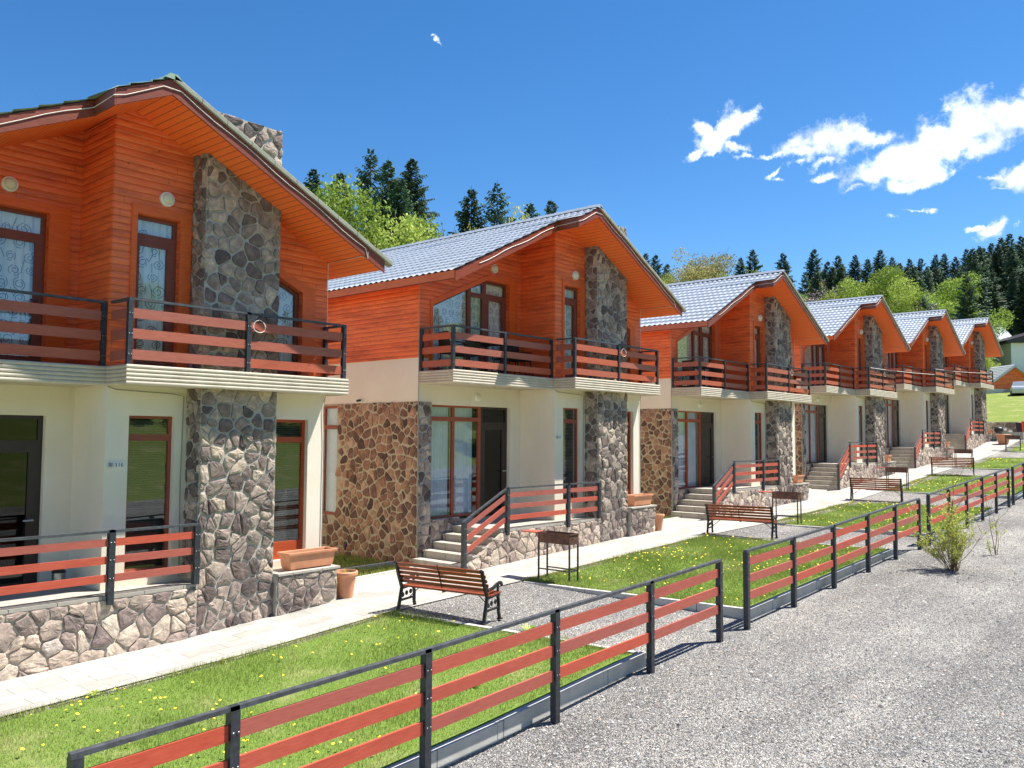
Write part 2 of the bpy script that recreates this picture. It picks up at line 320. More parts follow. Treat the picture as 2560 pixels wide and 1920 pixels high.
M['bark'] = plain('bark', (.11, .08, .06, 1), .9, 0, .3, 10, .5)
M['leaf'] = leaf_mat('shrub_leaves', [(0, (.32, .44, .07, 1)), (1, (.66, .74, .20, 1))], .4, 0)
M['twig'] = plain('shrub_twig', (.22, .13, .08, 1), .8)

# ------------------------------------------------------------------ mesh builder
class MB:
    def __init__(s): s.v = []; s.f = []; s.mi = []; s.t = []
    def add(s, vs, fs, mi=0, t=.5):
        b = len(s.v); s.v += [tuple(p) for p in vs]; s.f += [tuple(b+i for i in f) for f in fs]
        s.mi += [mi]*len(fs); s.t += [t]*len(fs); return s
    def box(s, a, b, mi=0, t=.5):
        (x0, y0, z0), (x1, y1, z1) = a, b
        return s.add([(x0, y0, z0), (x1, y0, z0), (x1, y1, z0), (x0, y1, z0), (x0, y0, z1), (x1, y0, z1), (x1, y1, z1), (x0, y1, z1)],
              [(0, 3, 2, 1), (4, 5, 6, 7), (0, 1, 5, 4), (1, 2, 6, 5), (2, 3, 7, 6), (3, 0, 4, 7)], mi, t)
    def bar(s, p, q, w, h, mi=0, up=(0, 0, 1), t=.5):
        p, q = Vector(p), Vector(q); d = (q-p).normalized(); up = Vector(up)
        r = d.cross(up); r = r.normalized() if r.length > 1e-4 else Vector((1, 0, 0)); u = r.cross(d)
        vs = [c+r*(sx*w/2)+u*(sz*h/2) for c in (p, q) for sx, sz in ((-1, -1), (1, -1), (1, 1), (-1, 1))]
        return s.add(vs, [(3, 2, 1, 0), (4, 5, 6, 7), (0, 1, 5, 4), (1, 2, 6, 5), (2, 3, 7, 6), (3, 0, 4, 7)], mi, t)
    def tube(s, pts, r, n=6, mi=0, t=.5, r1=None):
        pts = [Vector(p) for p in pts]; rings = []; b = []
        for i, p in enumerate(pts):
            d = (pts[min(i+1, len(pts)-1)]-pts[max(i-1, 0)]).normalized()
            a = d.cross(Vector((0, 0, 1)) if abs(d.z) < .9 else Vector((1, 0, 0))).normalized(); c = d.cross(a)
            rr = r if r1 is None else r+(r1-r)*i/(len(pts)-1)
            b += [p+a*math.cos(2*math.pi*k/n)*rr+c*math.sin(2*math.pi*k/n)*rr for k in range(n)]
        fs = [(i*n+k, i*n+(k+1) % n, (i+1)*n+(k+1) % n, (i+1)*n+k) for i in range(len(pts)-1) for k in range(n)]
        fs += [tuple(range(n))[::-1], tuple((len(pts)-1)*n+k for k in range(n))]
        return s.add(b, fs, mi, t)
    def lathe(s, prof, c=(0, 0, 0), n=24, mi=0, axis='z', cap=True):
        vs = []
        for r, h in prof:
            for k in range(n):
                a = 2*math.pi*k/n; x, y = r*math.cos(a), r*math.sin(a)
                vs.append((c[0]+x, c[1]+y, c[2]+h) if axis == 'z' else (c[0]+x, c[1]-h, c[2]+y))
        m = len(prof)
        fs = [(i*n+k, i*n+(k+1) % n, (i+1)*n+(k+1) % n, (i+1)*n+k) for i in range(m-1) for k in range(n)]
        if cap: fs += [tuple(range(n))[::-1], tuple((m-1)*n+k for k in range(n))]
        return s.add(vs, fs, mi)
    def panel(s, outer, holes, o, u, v, n, d0, d1, mi=0):
        """2-D polygon with holes, extruded from d0 to d1 along n"""
        o, u, v, n = map(Vector, (o, u, v, n))
        loops = [outer]+list(holes)
        tr = tessellate_polygon([[Vector((a, b, 0)) for a, b in L] for L in loops])
        P = [p for L in loops for p in L]; k = len(P)
        vs = [o+u*a+v*b+n*d0 for a, b in P]+[o+u*a+v*b+n*d1 for a, b in P]
        fs = [tuple(t) for t in tr]+[tuple(i+k for i in t)[::-1] for t in tr]
        b = 0
        for L in loops:
            m = len(L); fs += [(b+i, b+(i+1) % m, b+(i+1) % m+k, b+i+k) for i in range(m)]; b += m
        return s.add(vs, fs, mi)
    def build(s, name, mats, parent=None, smooth=False, bevel=0, loc=None):
        me = bpy.data.meshes.new(name); me.from_pydata(s.v, [], s.f)
        for m in (mats if isinstance(mats, (list, tuple)) else [mats]): me.materials.append(M[m] if isinstance(m, str) else m)
        me.polygons.foreach_set('material_index', s.mi)
        a = me.attributes.new('tint', 'FLOAT', 'FACE'); a.data.foreach_set('value', s.t)
        if smooth: me.polygons.foreach_set('use_smooth', [True]*len(s.f))
        me.validate(); me.update()
        ob = bpy.data.objects.new(name, me); COL.objects.link(ob)
        if parent: ob.parent = parent
        if loc: ob.location = loc
        if bevel:
            bv = ob.modifiers.new('bevel', 'BEVEL'); bv.width = bevel; bv.segments = 2; bv.limit_method = 'ANGLE'
        return ob
def empty(name, loc=(0, 0, 0), rz=0, parent=None):
    o = bpy.data.objects.new(name, None); COL.objects.link(o); o.location = loc; o.rotation_euler = (0, 0, rz); o.empty_display_size = .2
    if parent: o.parent = parent
    return o
def tag(o, label=None, cat=None, group=None, kind=None):
    for k, v in (('label', label), ('category', cat), ('group', group), ('kind', kind)):
        if v: o[k] = v
    return o
def kids(o): return [c for c in CH.get(o.name, [])]
def copy_tree(o, parent=None):
    c = o.copy(); COL.objects.link(c)
    if parent: c.parent = parent
    for ch in [x for x in bpy.data.objects if x.parent == o]: copy_tree(ch, c)
    return c
def fast_mesh(name, verts, nv, mats, tint=None, mi=None, parent=None):
    """verts (N*nv,3): separate polygons of nv corners each"""
    verts = np.asarray(verts, np.float32).reshape(-1, 3); n = len(verts)//nv
    me = bpy.data.meshes.new(name); me.vertices.add(len(verts)); me.vertices.foreach_set('co', verts.ravel())
    me.loops.add(len(verts)); me.loops.foreach_set('vertex_index', np.arange(len(verts), dtype=np.int32))
    me.polygons.add(n); me.polygons.foreach_set('loop_start', np.arange(0, len(verts), nv, dtype=np.int32))
    for m in mats: me.materials.append(M[m])
    if mi is not None: me.polygons.foreach_set('material_index', np.asarray(mi, np.int32))
    a = me.attributes.new('tint', 'FLOAT', 'FACE')
    a.data.foreach_set('value', np.asarray(tint if tint is not None else np.full(n, .5), np.float32))
    me.update(calc_edges=True)
    ob = bpy.data.objects.new(name, me); COL.objects.link(ob)
    if parent: ob.parent = parent
    return ob

# ------------------------------------------------------------------ stone masonry (real relief)
def clip(poly, a, b, c):
    out = []
    for i in range(len(poly)):
        p, q = poly[i], poly[(i+1) % len(poly)]
        dp, dq = a*p[0]+b*p[1]-c, a*q[0]+b*q[1]-c
        if dp <= 0: out.append(p)
        if (dp < 0 < dq) or (dq < 0 < dp):
            t = dp/(dp-dq); out.append((p[0]+(q[0]-p[0])*t, p[1]+(q[1]-p[1])*t))
    return out
def masonry(mb, region, o, u, v, n, size, gap, h, seed, mi=0, mo=1, base=.0, stretch=1.0, holes=()):
    """irregular rubble stones inside a convex region on a plane"""
    R = random.Random(seed); o, u, v, n = map(Vector, (o, u, v, n))
    xs = [p[0] for p in region]; ys = [p[1] for p in region]
    pts = []; y = min(ys)-size
    row = 0
    while y < max(ys)+size:
        x = min(xs)-size+(size*.5 if row % 2 else 0)
        while x < max(xs)+size:
            pts.append((x+R.uniform(-.5, .5)*size, y+R.uniform(-.5, .5)*size*stretch))
            if R.random() < .28: pts.append((x+R.uniform(-.5, .5)*size, y+R.uniform(-.5, .5)*size))
            x += size
        y += size*stretch; row += 1
    for p in pts:
        cell = list(region)
        for q in pts:
            if q is p: continue
            dx, dy = q[0]-p[0], q[1]-p[1]
            if dx*dx+dy*dy > 9*size*size: continue
            cell = clip(cell, dx, dy, (q[0]**2+q[1]**2-p[0]**2-p[1]**2)/2)
            if len(cell) < 3: break
        if len(cell) < 3: continue
        # merge very short edges
        c2 = []
        for q in cell:
            if not c2 or math.hypot(q[0]-c2[-1][0], q[1]-c2[-1][1]) > size*.06: c2.append(q)
        cell = c2
        if len(cell) < 3: continue
        cx = sum(q[0] for q in cell)/len(cell); cy = sum(q[1] for q in cell)/len(cell)
        if any(a0 < cx < a1 and b0 < cy < b1 for a0, b0, a1, b1 in holes): continue
        r = sum(math.hypot(q[0]-cx, q[1]-cy) for q in cell)/len(cell)
        if r < size*.16: continue
        g = gap*R.uniform(.35, 1.6)
        k = max(.45, 1-g/r)
        base_ring = [(cx+(q[0]-cx)*k, cy+(q[1]-cy)*k) for q in cell]
        ring = []
        for i in range(len(base_ring)):   # cut corners
            a, b = base_ring[i], base_ring[(i+1) % len(base_ring)]
            for tt in (.14, .5, .86): ring.append((a[0]+(b[0]-a[0])*tt+R.uniform(-1, 1)*size*.035, a[1]+(b[1]-a[1])*tt+R.uniform(-1, 1)*size*.035))
        m = len(ring); hh = h*R.uniform(.55, 1.2); ta, tb = R.uniform(-.25, .25)*h/size, R.uniform(-.25, .25)*h/size
        P = lambda q, d: o+u*q[0]+v*q[1]+n*(base+d)
        vs = [P(q, -.005) for q in ring]
        r2 = [(cx+(q[0]-cx)*.93, cy+(q[1]-cy)*.93) for q in ring]
        vs += [P(q, hh*.75+(q[0]-cx)*ta*2+(q[1]-cy)*tb*2) for q in r2]
        r3 = [(cx+(q[0]-cx)*.6, cy+(q[1]-cy)*.6) for q in ring]
        vs += [P(q, hh+(q[0]-cx)*ta*2+(q[1]-cy)*tb*2+R.uniform(-.15, .15)*h) for q in r3]
        vs.append(P((cx, cy), hh*R.uniform(.9, 1.2)))
        fs = [(i, (i+1) % m, m+(i+1) % m, m+i) for i in range(m)]+[(m+i, m+(i+1) % m, 2*m+(i+1) % m, 2*m+i) for i in range(m)]+[(2*m+i, 2*m+(i+1) % m, 3*m) for i in range(m)]
        mb.add(vs, fs, mi, min(1, max(0, R.betavariate(1.6, 1.9))))
def backing(mb, region, o, u, v, n, mi=1, d0=-.03, d1=0.0, holes=()):
    mb.panel(region, holes, o, u, v, n, d0, d1, mi)

# ------------------------------------------------------------------ ground height
gx = [-60, -12, -3, 1.3, 3.9, 7.2, 12.1, 14.7, 18.5, 26, 29.5, 37, 44, 51, 60, 63.4, 64, 78, 85, 120, 200, 400]
gz = [-3, -1.2, -.93, -.77, -.6, -.52, -.36, -.29, -.25, -.03, .17, .62, .98, 1.43, 2.35, 2.6, 3.55, 5.65, 6.15, 9.3, 14, 15]
def g0(x): return np.interp(x, gx, gz)
def G(x, y):
    t = np.clip((-np.asarray(y)-1.5)/5, 0, 1); d = np.interp(x, [0, 12, 20], [.2, .17, .12])
    return g0(x)-d*t
def H(x, y):   # whole terrain
    x = np.asarray(x, float); y = np.asarray(y, float)
    z = G(x, y)-.06
    z = z+(.13*np.clip(y-13, 0, 90)+.1*np.clip(y-22, 0, 60))*(1-.6*np.clip((x-70)/80, 0, 1))
    z = z+.085*np.clip(x-110, 0, 95)+.22*np.clip(45-y, 0, 55)*np.clip((x-110)/80, 0, 1)
    z = z+np.minimum(.3*np.clip(-y-26, 0, 60), 7)
    z = z+np.sin(x*.11+1.3)*np.sin(y*.09)*.8*np.clip((np.abs(y-2)-24)/30, 0, 1)
    return np.minimum(z, 80)
def sheet(name, xs, ys, hf, mat, kind='structure'):
    X, Y = np.meshgrid(xs, ys); Z = hf(X, Y)
    mb = MB(); nx = len(xs)
    mb.v = [tuple(map(float, p)) for p in zip(X.ravel(), Y.ravel(), Z.ravel())]
    mb.f = [(j*nx+i, j*nx+i+1, (j+1)*nx+i+1, (j+1)*nx+i) for j in range(len(ys)-1) for i in range(nx-1)]
    mb.mi = [0]*len(mb.f); mb.t = [.5]*len(mb.f)
    o = mb.build(name, mat, smooth=True); o['kind'] = kind; return o
xs = np.concatenate([np.arange(-60, -15, 5), np.arange(-15, 62, 1), [62, 63, 63.4, 64, 65, 66, 67, 68, 69], np.arange(70, 130, 3), np.arange(130, 420, 12), [600, 1500]])
ys = np.concatenate([[-900, -300], np.arange(-120, -25, 6), np.arange(-25, 14, 1), np.arange(14, 60, 4), np.arange(60, 260, 12), [500, 1500]])
sheet('ground', xs, ys, H, 'terrain')
gxs = np.unique(np.concatenate([np.arange(-16, 64, .5), [float(a) for a in gx if -16 < a < 64]]))
bumpf = lambda X, Y: G(X, Y)+.012*np.sin(X*1.7+Y*.6)*np.sin(Y*1.3-X*.4)*np.clip((-Y-7)/2, 0, 1)
sheet('gravel_drive', gxs, np.concatenate([np.arange(-23, -6.6, .5), np.arange(-6.6, -1.4, .4)]), bumpf, 'gravel')
sheet('paved_path', gxs, np.array([-1.89, -1.4, -.9, -.3, .3, .85]), lambda X, Y: g0(X)+.006, 'paving')

# ------------------------------------------------------------------ lawns with kerbs
SK = .085
def lawn_edge(x0, y): return x0+SK*(-1.9-y)
LAWNS = [(-9.0, 3.95), (7.27, 14.95), (18.6, 26.15), (29.8, 37.1), (41.0, 48.2), (52.0, 60.5)]
LT = lambda x: g0(x)-.02
def in_lawn(L, n, rng, y0=-6.3, y1=-1.97):
    x0, x1 = L; y = rng.uniform(y0, y1, n); x = rng.uniform(0, 1, n)
    X = x0+SK*(-1.9-y)+.06+x*(x1-x0-.12); return X, y
for i, (x0, x1) in enumerate(LAWNS):
    nx = max(8, int((x1-x0)*2)); mb = MB(); yy = np.linspace(-6.38, -1.9, 8)
    V = [(x0+(x1-x0)*a/nx+SK*(-1.9-y), y, float(LT(x0+(x1-x0)*a/nx+SK*(-1.9-y)))) for y in yy for a in range(nx+1)]
    F = [(j*(nx+1)+a, j*(nx+1)+a+1, (j+1)*(nx+1)+a+1, (j+1)*(nx+1)+a) for j in range(7) for a in range(nx)]
    mb.add(V, F); o = mb.build('lawn', 'lawn', smooth=True); o['kind'] = 'structure'
    mb = MB()
    def kseg(p, q, w=.09):
        L = math.hypot(q[0]-p[0], q[1]-p[1]); k = max(1, int(L/1.0))
        for s in range(k):
            a = [p[j]+(q[j]-p[j])*s/k for j in (0, 1)]; b = [p[j]+(q[j]-p[j])*(s+1)/k for j in (0, 1)]
            dx, dy = b[0]-a[0], b[1]-a[1]; n = math.hypot(dx, dy); ux, uy = dx/n, dy/n; px, py = -uy*w/2, ux*w/2
            a = (a[0]+ux*.003, a[1]+uy*.003); b = (b[0]-ux*.003, b[1]-uy*.003)
            vs = []
            for (c, e) in ((a, 1), (b, 1)):
                top = float(LT(c[0]))+.022+random.uniform(-.003, .003)-(.018 if w < .05 else 0); bot = float(G(c[0], c[1]))-.12
                vs += [(c[0]-px, c[1]-py, bot), (c[0]+px, c[1]+py, bot), (c[0]+px, c[1]+py, top), (c[0]-px, c[1]-py, top)]
            mb.add(vs, [(0, 1, 2, 3), (7, 6, 5, 4), (3, 2, 6, 7), (0, 3, 7, 4), (1, 5, 6, 2), (0, 4, 5, 1)])
    kseg((lawn_edge(x0, -1.95), -1.95), (lawn_edge(x0, -6.35), -6.35)); kseg((lawn_edge(x1, -1.95), -1.95), (lawn_edge(x1, -6.35), -6.35))
    kseg((lawn_edge(x0, -6.4)-.05, -6.42), (lawn_edge(x1, -6.4)+.05, -6.42)); kseg((x0-.05, -1.9), (x1+.05, -1.9), .03)
    o = mb.build('kerb', 'kerb', bevel=.006); o['kind'] = 'structure'
# grass blades (stuff) and dandelions
def blades(name, X, Y, Z, hmin, hmax, w, rng, lean=.6):
    n = len(X); a = rng.uniform(0, 2*math.pi, n); h = rng.uniform(hmin, hmax, n)*(.75+.5*np.clip(np.sin(X*1.9)*np.sin(Y*2.3+1), -.5, 1)); la = rng.uniform(0, 2*math.pi, n); ll = h*rng.uniform(.1, lean, n)
    V = np.zeros((n, 3, 3)); V[:, 0] = np.stack([X-np.cos(a)*w/2, Y-np.sin(a)*w/2, Z-.005], 1); V[:, 1] = np.stack([X+np.cos(a)*w/2, Y+np.sin(a)*w/2, Z-.005], 1)
    V[:, 2] = np.stack([X+np.cos(la)*ll, Y+np.sin(la)*ll, Z+h], 1)
    patch = np.clip(.5+.28*np.sin(X*1.3+Y*.7)*np.sin(Y*1.9-X*.5)+.2*np.sin(X*5.1)*np.sin(Y*4.3), 0, 1)
    t = np.clip(patch*.5+rng.uniform(0, .6, n), 0, 1)
    o = fast_mesh(name, V, 3, ['blade'], t); return tag(o, None, None, None, 'stuff')
allX = []; allY = []
for L, n in zip(LAWNS, (95000, 75000, 38000, 22000, 14000, 9000)):
    if L[0] < 0: X, Y = in_lawn((-5.5, L[1]), n, RNG)
    else: X, Y = in_lawn(L, n, RNG)
    allX.append(X); allY.append(Y)
X = np.concatenate(allX); Y = np.concatenate(allY)
wd = .007+.0016*np.clip((X-2), 0, 12)*.6
o = blades('grass', X, Y, LT(X), .03, .065, wd, RNG); o['label'] = 'short green mown grass on the lawns between the path and the fence'; o['category'] = 'grass'
# taller ragged tufts at the lawn borders
X = []; Y = []
for (x0, x1) in LAWNS[:4]:
    n = 3500; x = RNG.uniform(max(x0, -5), x1, n); X.append(x); Y.append(-1.93+RNG.normal(0, .035, n)-.03)
    y = RNG.uniform(-6.3, -1.95, 1200); X.append(x0+SK*(-1.9-y)+.09+np.abs(RNG.normal(0, .03, 1200))); Y.append(y)
    y = RNG.uniform(-6.3, -1.95, 1200); X.append(x1+SK*(-1.9-y)-.09-np.abs(RNG.normal(0, .03, 1200))); Y.append(y)
X = np.concatenate(X); Y = np.concatenate(Y)
o = blades('grass_tufts', X, Y, LT(X), .04, .13, .010, RNG, .8); o['label'] = 'ragged taller grass tufts spilling over the lawn edges'; o['category'] = 'grass'
def dandelions():
    mb = MB(); rng = np.random.default_rng(5)
    for (x0, x1), n in zip(LAWNS, (150, 210, 160, 120, 80, 50)):
        X, Y = in_lawn((max(x0, -4.5), x1), n, rng)
        k = rng.integers(0, n, n//2); X[k[:n//3]] = X[k[0]] + rng.normal(0, .5, n//3); X = np.clip(X, max(x0, -4.5)+.7, x1-.1)
        for x, y in zip(X, Y):
            r = rng.uniform(.014, .023)*(1+.018*max(0, x-5)); h = rng.uniform(.05, .10); z = float(LT(x))
            c = Vector((x, y, z+h)); ta, tb = rng.uniform(-.4, .4, 2)
            ring = [c+Vector((math.cos(q)*r, math.sin(q)*r, math.cos(q)*ta*r+math.sin(q)*tb*r)) for q in np.linspace(0, 2*math.pi, 8)[:-1]]
            mb.add(ring+[c+Vector((0, 0, r*.55)), c-Vector((0, 0, r*.4))], [(i, (i+1) % 7, 7) for i in range(7)]+[((i+1) % 7, i, 8) for i in range(7)], 0)
            mb.add([(x-.002, y, z), (x+.002, y, z), c], [(0, 1, 2)], 1)
    o = mb.build('dandelions', ['flower', 'blade']); tag(o, 'yellow dandelion flowers dotted all over the lawns', 'flowers', None, 'stuff')
dandelions()
# loose stones of the drive
def stones(name, X, Y, s, rng, label):
    n = len(X); Z = bumpf(X, Y)
    base = np.array([(1, 0, 0), (0, 1, 0), (-1, 0, 0), (0, -1, 0), (0, 0, 1), (0, 0, -1)], float)
    fc = np.array([(0, 1, 4), (1, 2, 4), (2, 3, 4), (3, 0, 4)])
    sc = s[:, None]*np.stack([rng.uniform(.6, 1.3, n), rng.uniform(.5, 1.0, n), rng.uniform(.3, .75, n)], 1)
    P = base[None]*sc[:, None]*rng.uniform(.75, 1.25, (n, 6, 1)); a = rng.uniform(0, 6.28, n); ca, sa = np.cos(a)[:, None], np.sin(a)[:, None]
    Q = np.stack([P[..., 0]*ca-P[..., 1]*sa, P[..., 0]*sa+P[..., 1]*ca, P[..., 2]+rng.uniform(-.3, .3, (n, 1))*P[..., 0]], -1)
    Q = Q+np.stack([X, Y, Z+s*.15], 1)[:, None]
    T = Q[:, fc].reshape(-1, 3, 3); t = np.repeat(rng.uniform(0, 1, n), 4)
    return tag(fast_mesh(name, T, 3, ['pebble'], t), label, 'gravel', None, 'stuff')
_p = NT('pebble', .85, .25); _p.col(_p.ramp(_p.attr(), [(0, (.14, .136, .132, 1)), (.4, (.31, .305, .295, 1)), (.75, (.46, .45, .43, 1)), (.93, (.66, .63, .57, 1)), (1, (.58, .42, .32, 1))])); M['pebble'] = _p.m
def drive_stones():
    rng = np.random.default_rng(3); Xs = []; Ys = []; Ss = []
    n = 230000
    r = 3.2*np.exp(rng.uniform(0, math.log(36/3.2), n)); az = YAW+rng.uniform(-.62, .62, n)
    X = CAM.x+np.sin(az)*r; Y = CAM.y+np.cos(az)*r
    bay = np.zeros(n, bool)
    for (a, b), (c, d) in zip(LAWNS[:-1], LAWNS[1:]):
        bay |= (X > b+SK*(-1.9-Y)+.07) & (X < c+SK*(-1.9-Y)-.07) & (Y > -6.5) & (Y < -1.95)
    ok = ((Y < -6.52) | bay) & (X < 62)
    X, Y, r = X[ok], Y[ok], r[ok]
    stones('gravel_stones', X, Y, .0092*np.exp(rng.normal(0, .35, len(X)))*(1+r*.02), rng, 'loose grey crushed stones covering the drive and the bench bays')
drive_stones()

# ------------------------------------------------------------------ railings
def railing(parent, pts, h, offs, ph, plank='bplank', slope=None, railmat='rail', posts=None, endpost=True, pw=.07, name='railing'):
    """pts: list of (x,y,zbase). Part = handrail mesh; sub-parts = posts and planks."""
    mb = MB()
    for a, b in zip(pts[:-1], pts[1:]):
        A = Vector(a)+Vector((0, 0, h)); B = Vector(b)+Vector((0, 0, h)); d = (B-A).normalized()
        mb.bar(A-d*pw*.5, B+d*pw*.5, min(.06, pw), .035)
    hr = mb.build(name, railmat, parent)
    for i, p in enumerate(pts):
        mb = MB(); w = pw/2
        lo = posts[i] if posts else 0
        mb.box((p[0]-w, p[1]-w, p[2]-lo), (p[0]+w, p[1]+w, p[2]+h-.018))
        for o_ in offs:
            for dx, dy in ((0, -1),):
                z = p[2]+h-o_-ph/2
                for sx in (-.5, .5):
                    mb.add([(p[0]+sx*w*1.1+a, p[1]-w-.006, z+b) for a, b in ((-.006, -.006), (.006, -.006), (.006, .006), (-.006, .006))]+[(p[0]+sx*w*1.1, p[1]-w-.012, z)], [(0, 1, 4), (1, 2, 4), (2, 3, 4), (3, 0, 4)], 1)
        mb.build('post', ['post', 'bolt'], hr)
    for a, b in zip(pts[:-1], pts[1:]):
        A, B = Vector(a), Vector(b); d = (B-A); d.normalize()
        for o_ in offs:
            z = h-o_-ph/2
            j = Vector((0, 0, random.uniform(-.004, .004)))
            mb = MB(); mb.bar(A+Vector((0, 0, z))+d*(pw*.5+.004)+j, B+Vector((0, 0, z))-d*(pw*.5+.004)+j, .026, ph)
            mb.build('plank', plank, hr)
    return hr

# ------------------------------------------------------------------ chalet
XL, XR, W1, W2, YB = -3.52, 3.90, 1.10, 0.0, 11.0
XA, ZA, SL = .294, 7.445, .49
TH = .22
def zt(x): return ZA-SL*abs(x-XA)
def zu(x): return zt(x)-TH
XZ = dict(o=(0, 0, 0), u=(1, 0, 0), v=(0, 0, 1), n=(0, -1, 0))
def front(y): return dict(o=(0, y, 0), u=(1, 0, 0), v=(0, 0, 1), n=(0, -1, 0))
def side(x): return dict(o=(x, 0, 0), u=(0, -1, 0), v=(0, 0, 1), n=(-1, 0, 0))   # faces -X; u = -y
def P2(mb, outer, holes, F, d0, d1, mi=0): return mb.panel(outer, holes, F['o'], F['u'], F['v'], F['n'], d0, d1, mi)
def inset(poly, d):
    n = len(poly); out = []
    A = sum(poly[i][0]*poly[(i+1) % n][1]-poly[(i+1) % n][0]*poly[i][1] for i in range(n))
    s = 1 if A > 0 else -1
    L = []
    for i in range(n):
        p, q = poly[i], poly[(i+1) % n]; dx, dy = q[0]-p[0], q[1]-p[1]; l = math.hypot(dx, dy); nx, ny = -dy/l*s, dx/l*s
        L.append((p[0]+nx*d, p[1]+ny*d, dx, dy))
    for i in range(n):
        x1, y1, dx1, dy1 = L[i-1]; x2, y2, dx2, dy2 = L[i]
        det = dx1*dy2-dy1*dx2
        t = ((x2-x1)*dy2-(y2-y1)*dx2)/det; out.append((x1+dx1*t, y1+dy1*t))
    return out
def rect(x0, z0, x1, z1): return [(x0, z0), (x1, z0), (x1, z1), (x0, z1)]
def window(parent, name, outer, panes, F, mat, rec=.09, gl='glass', fd=.06):
    mb = MB(); P2(mb, outer, panes, F, -rec-fd, -rec); fr = mb.build(name, mat, parent)
    for p in panes:
        mb = MB(); P2(mb, inset(p, -.01), [], F, -rec-fd*.5-.004, -rec-fd*.5+.004); mb.build('pane', gl, fr)
    return fr
def curtain(parent, x0, x1, z0, z1, y, mat='curtain', fold=.12, amp=.022, pattern=None, top=None, mats=None, seed=1):
    mb = MB(); n = max(6, int((x1-x0)/.018)); R = random.Random(seed)
    topf = top or (lambda x: z1)
    yo = lambda x: y+amp*math.sin(x/fold*2*math.pi+math.sin(x*5+seed)*1.5)
    V = []
    for i in range(n+1):
        x = x0+(x1-x0)*i/n; V += [(x, yo(x), z0), (x, yo(x), topf(x))]
    mb.add(V, [(2*i, 2*i+2, 2*i+3, 2*i+1) for i in range(n)], 0)
    if pattern:
        z = z0+.12; row = 0
        while z < z1:
            x = x0+.08+(row % 2)*.1
            while x < x1-.05:
                if z < topf(x)-.1 and R.random() < .93:
                    rr = R.uniform(.075, .12); a0 = R.uniform(0, 6.28); sg = R.choice((-1, 1)); pts = []
                    for k in range(20):
                        t = k/19; r = rr*(1-t*.78); a = a0+sg*t*2.2*2*math.pi*.9
                        pts.append((x+r*math.cos(a), z+r*math.sin(a), r))
                    tail = [(pts[0][0]+(pts[0][0]-x)*.5*q, pts[0][1]+.14*q, 0) for q in (1.0, .5)]
                    pts = tail+pts
                    for a, b in zip(pts[:-1], pts[1:]):
                        dx, dz = b[0]-a[0], b[1]-a[1]; l = math.hypot(dx, dz)+1e-6; nx, nz = -dz/l*.0055, dx/l*.0055
                        if not (x0 < a[0] < x1 and x0 < b[0] < x1 and max(a[1], b[1]) < min(topf(a[0]), topf(b[0]))): continue
                        ya, yb = yo(a[0])-.006, yo(b[0])-.006
                        mb.add([(a[0]+nx, ya, a[1]+nz), (a[0]-nx, ya, a[1]-nz), (b[0]-nx, yb, b[1]-nz), (b[0]+nx, yb, b[1]+nz)], [(0, 1, 2, 3)], 1)
                x += R.uniform(.21, .28)
            z += .21; row += 1
    return mb.build('curtain', mats or [mat, 'swirl'], parent)
def tiles(mb, xe, sgn, y0s, y1, mi=0):
    """one slope of pressed metal tiles, ridge at XA, eave at xe; y0s = function x -> front edge y"""
    L = abs(xe-XA); rows = int(round(L/.31)); pitch = L/rows
    ny = int((y1-y0s(XA))/.045)
    def Y(x, j): 
        a = y0s(x); return a+(y1-a)*j/ny
    V = []; base = len(mb.v)
    stations = []
    for r in range(rows):
        stations += [(r*pitch+.0005, .012), (r*pitch+pitch*.5, .024), ((r+1)*pitch, .040)]
    for dx, hgt in stations:
        x = XA+sgn*dx
        for j in range(ny+1):
            y = Y(x, j); ph = (y/.19)*2*math.pi
            V.append((x, y, zt(x)-.035+hgt+.018*math.sin(ph)))
    m = ny+1
    F = [(i*m+j, i*m+j+1, (i+1)*m+j+1, (i+1)*m+j) if sgn > 0 else (i*m+j+1, i*m+j, (i+1)*m+j, (i+1)*m+j+1) for i in range(len(stations)-1) for j in range(ny)]
    mb.add(V, F, mi)
def lamp(parent, x, y, z, r=.115):
    mb = MB(); mb.lathe([(r, 0), (r, .03), (r*.95, .05), (r*.82, .055)], (x, y, z), 24, 0, 'y')
    o = mb.build('wall_lamp', 'white', parent, smooth=False)
    mb = MB(); mb.lathe([(r*.80, .05), (r*.72, .075), (r*.45, .092), (r*.12, .098)], (x, y, z), 24, 0, 'y'); mb.build('lamp_cover', 'lampglass', o, smooth=True)
    return o

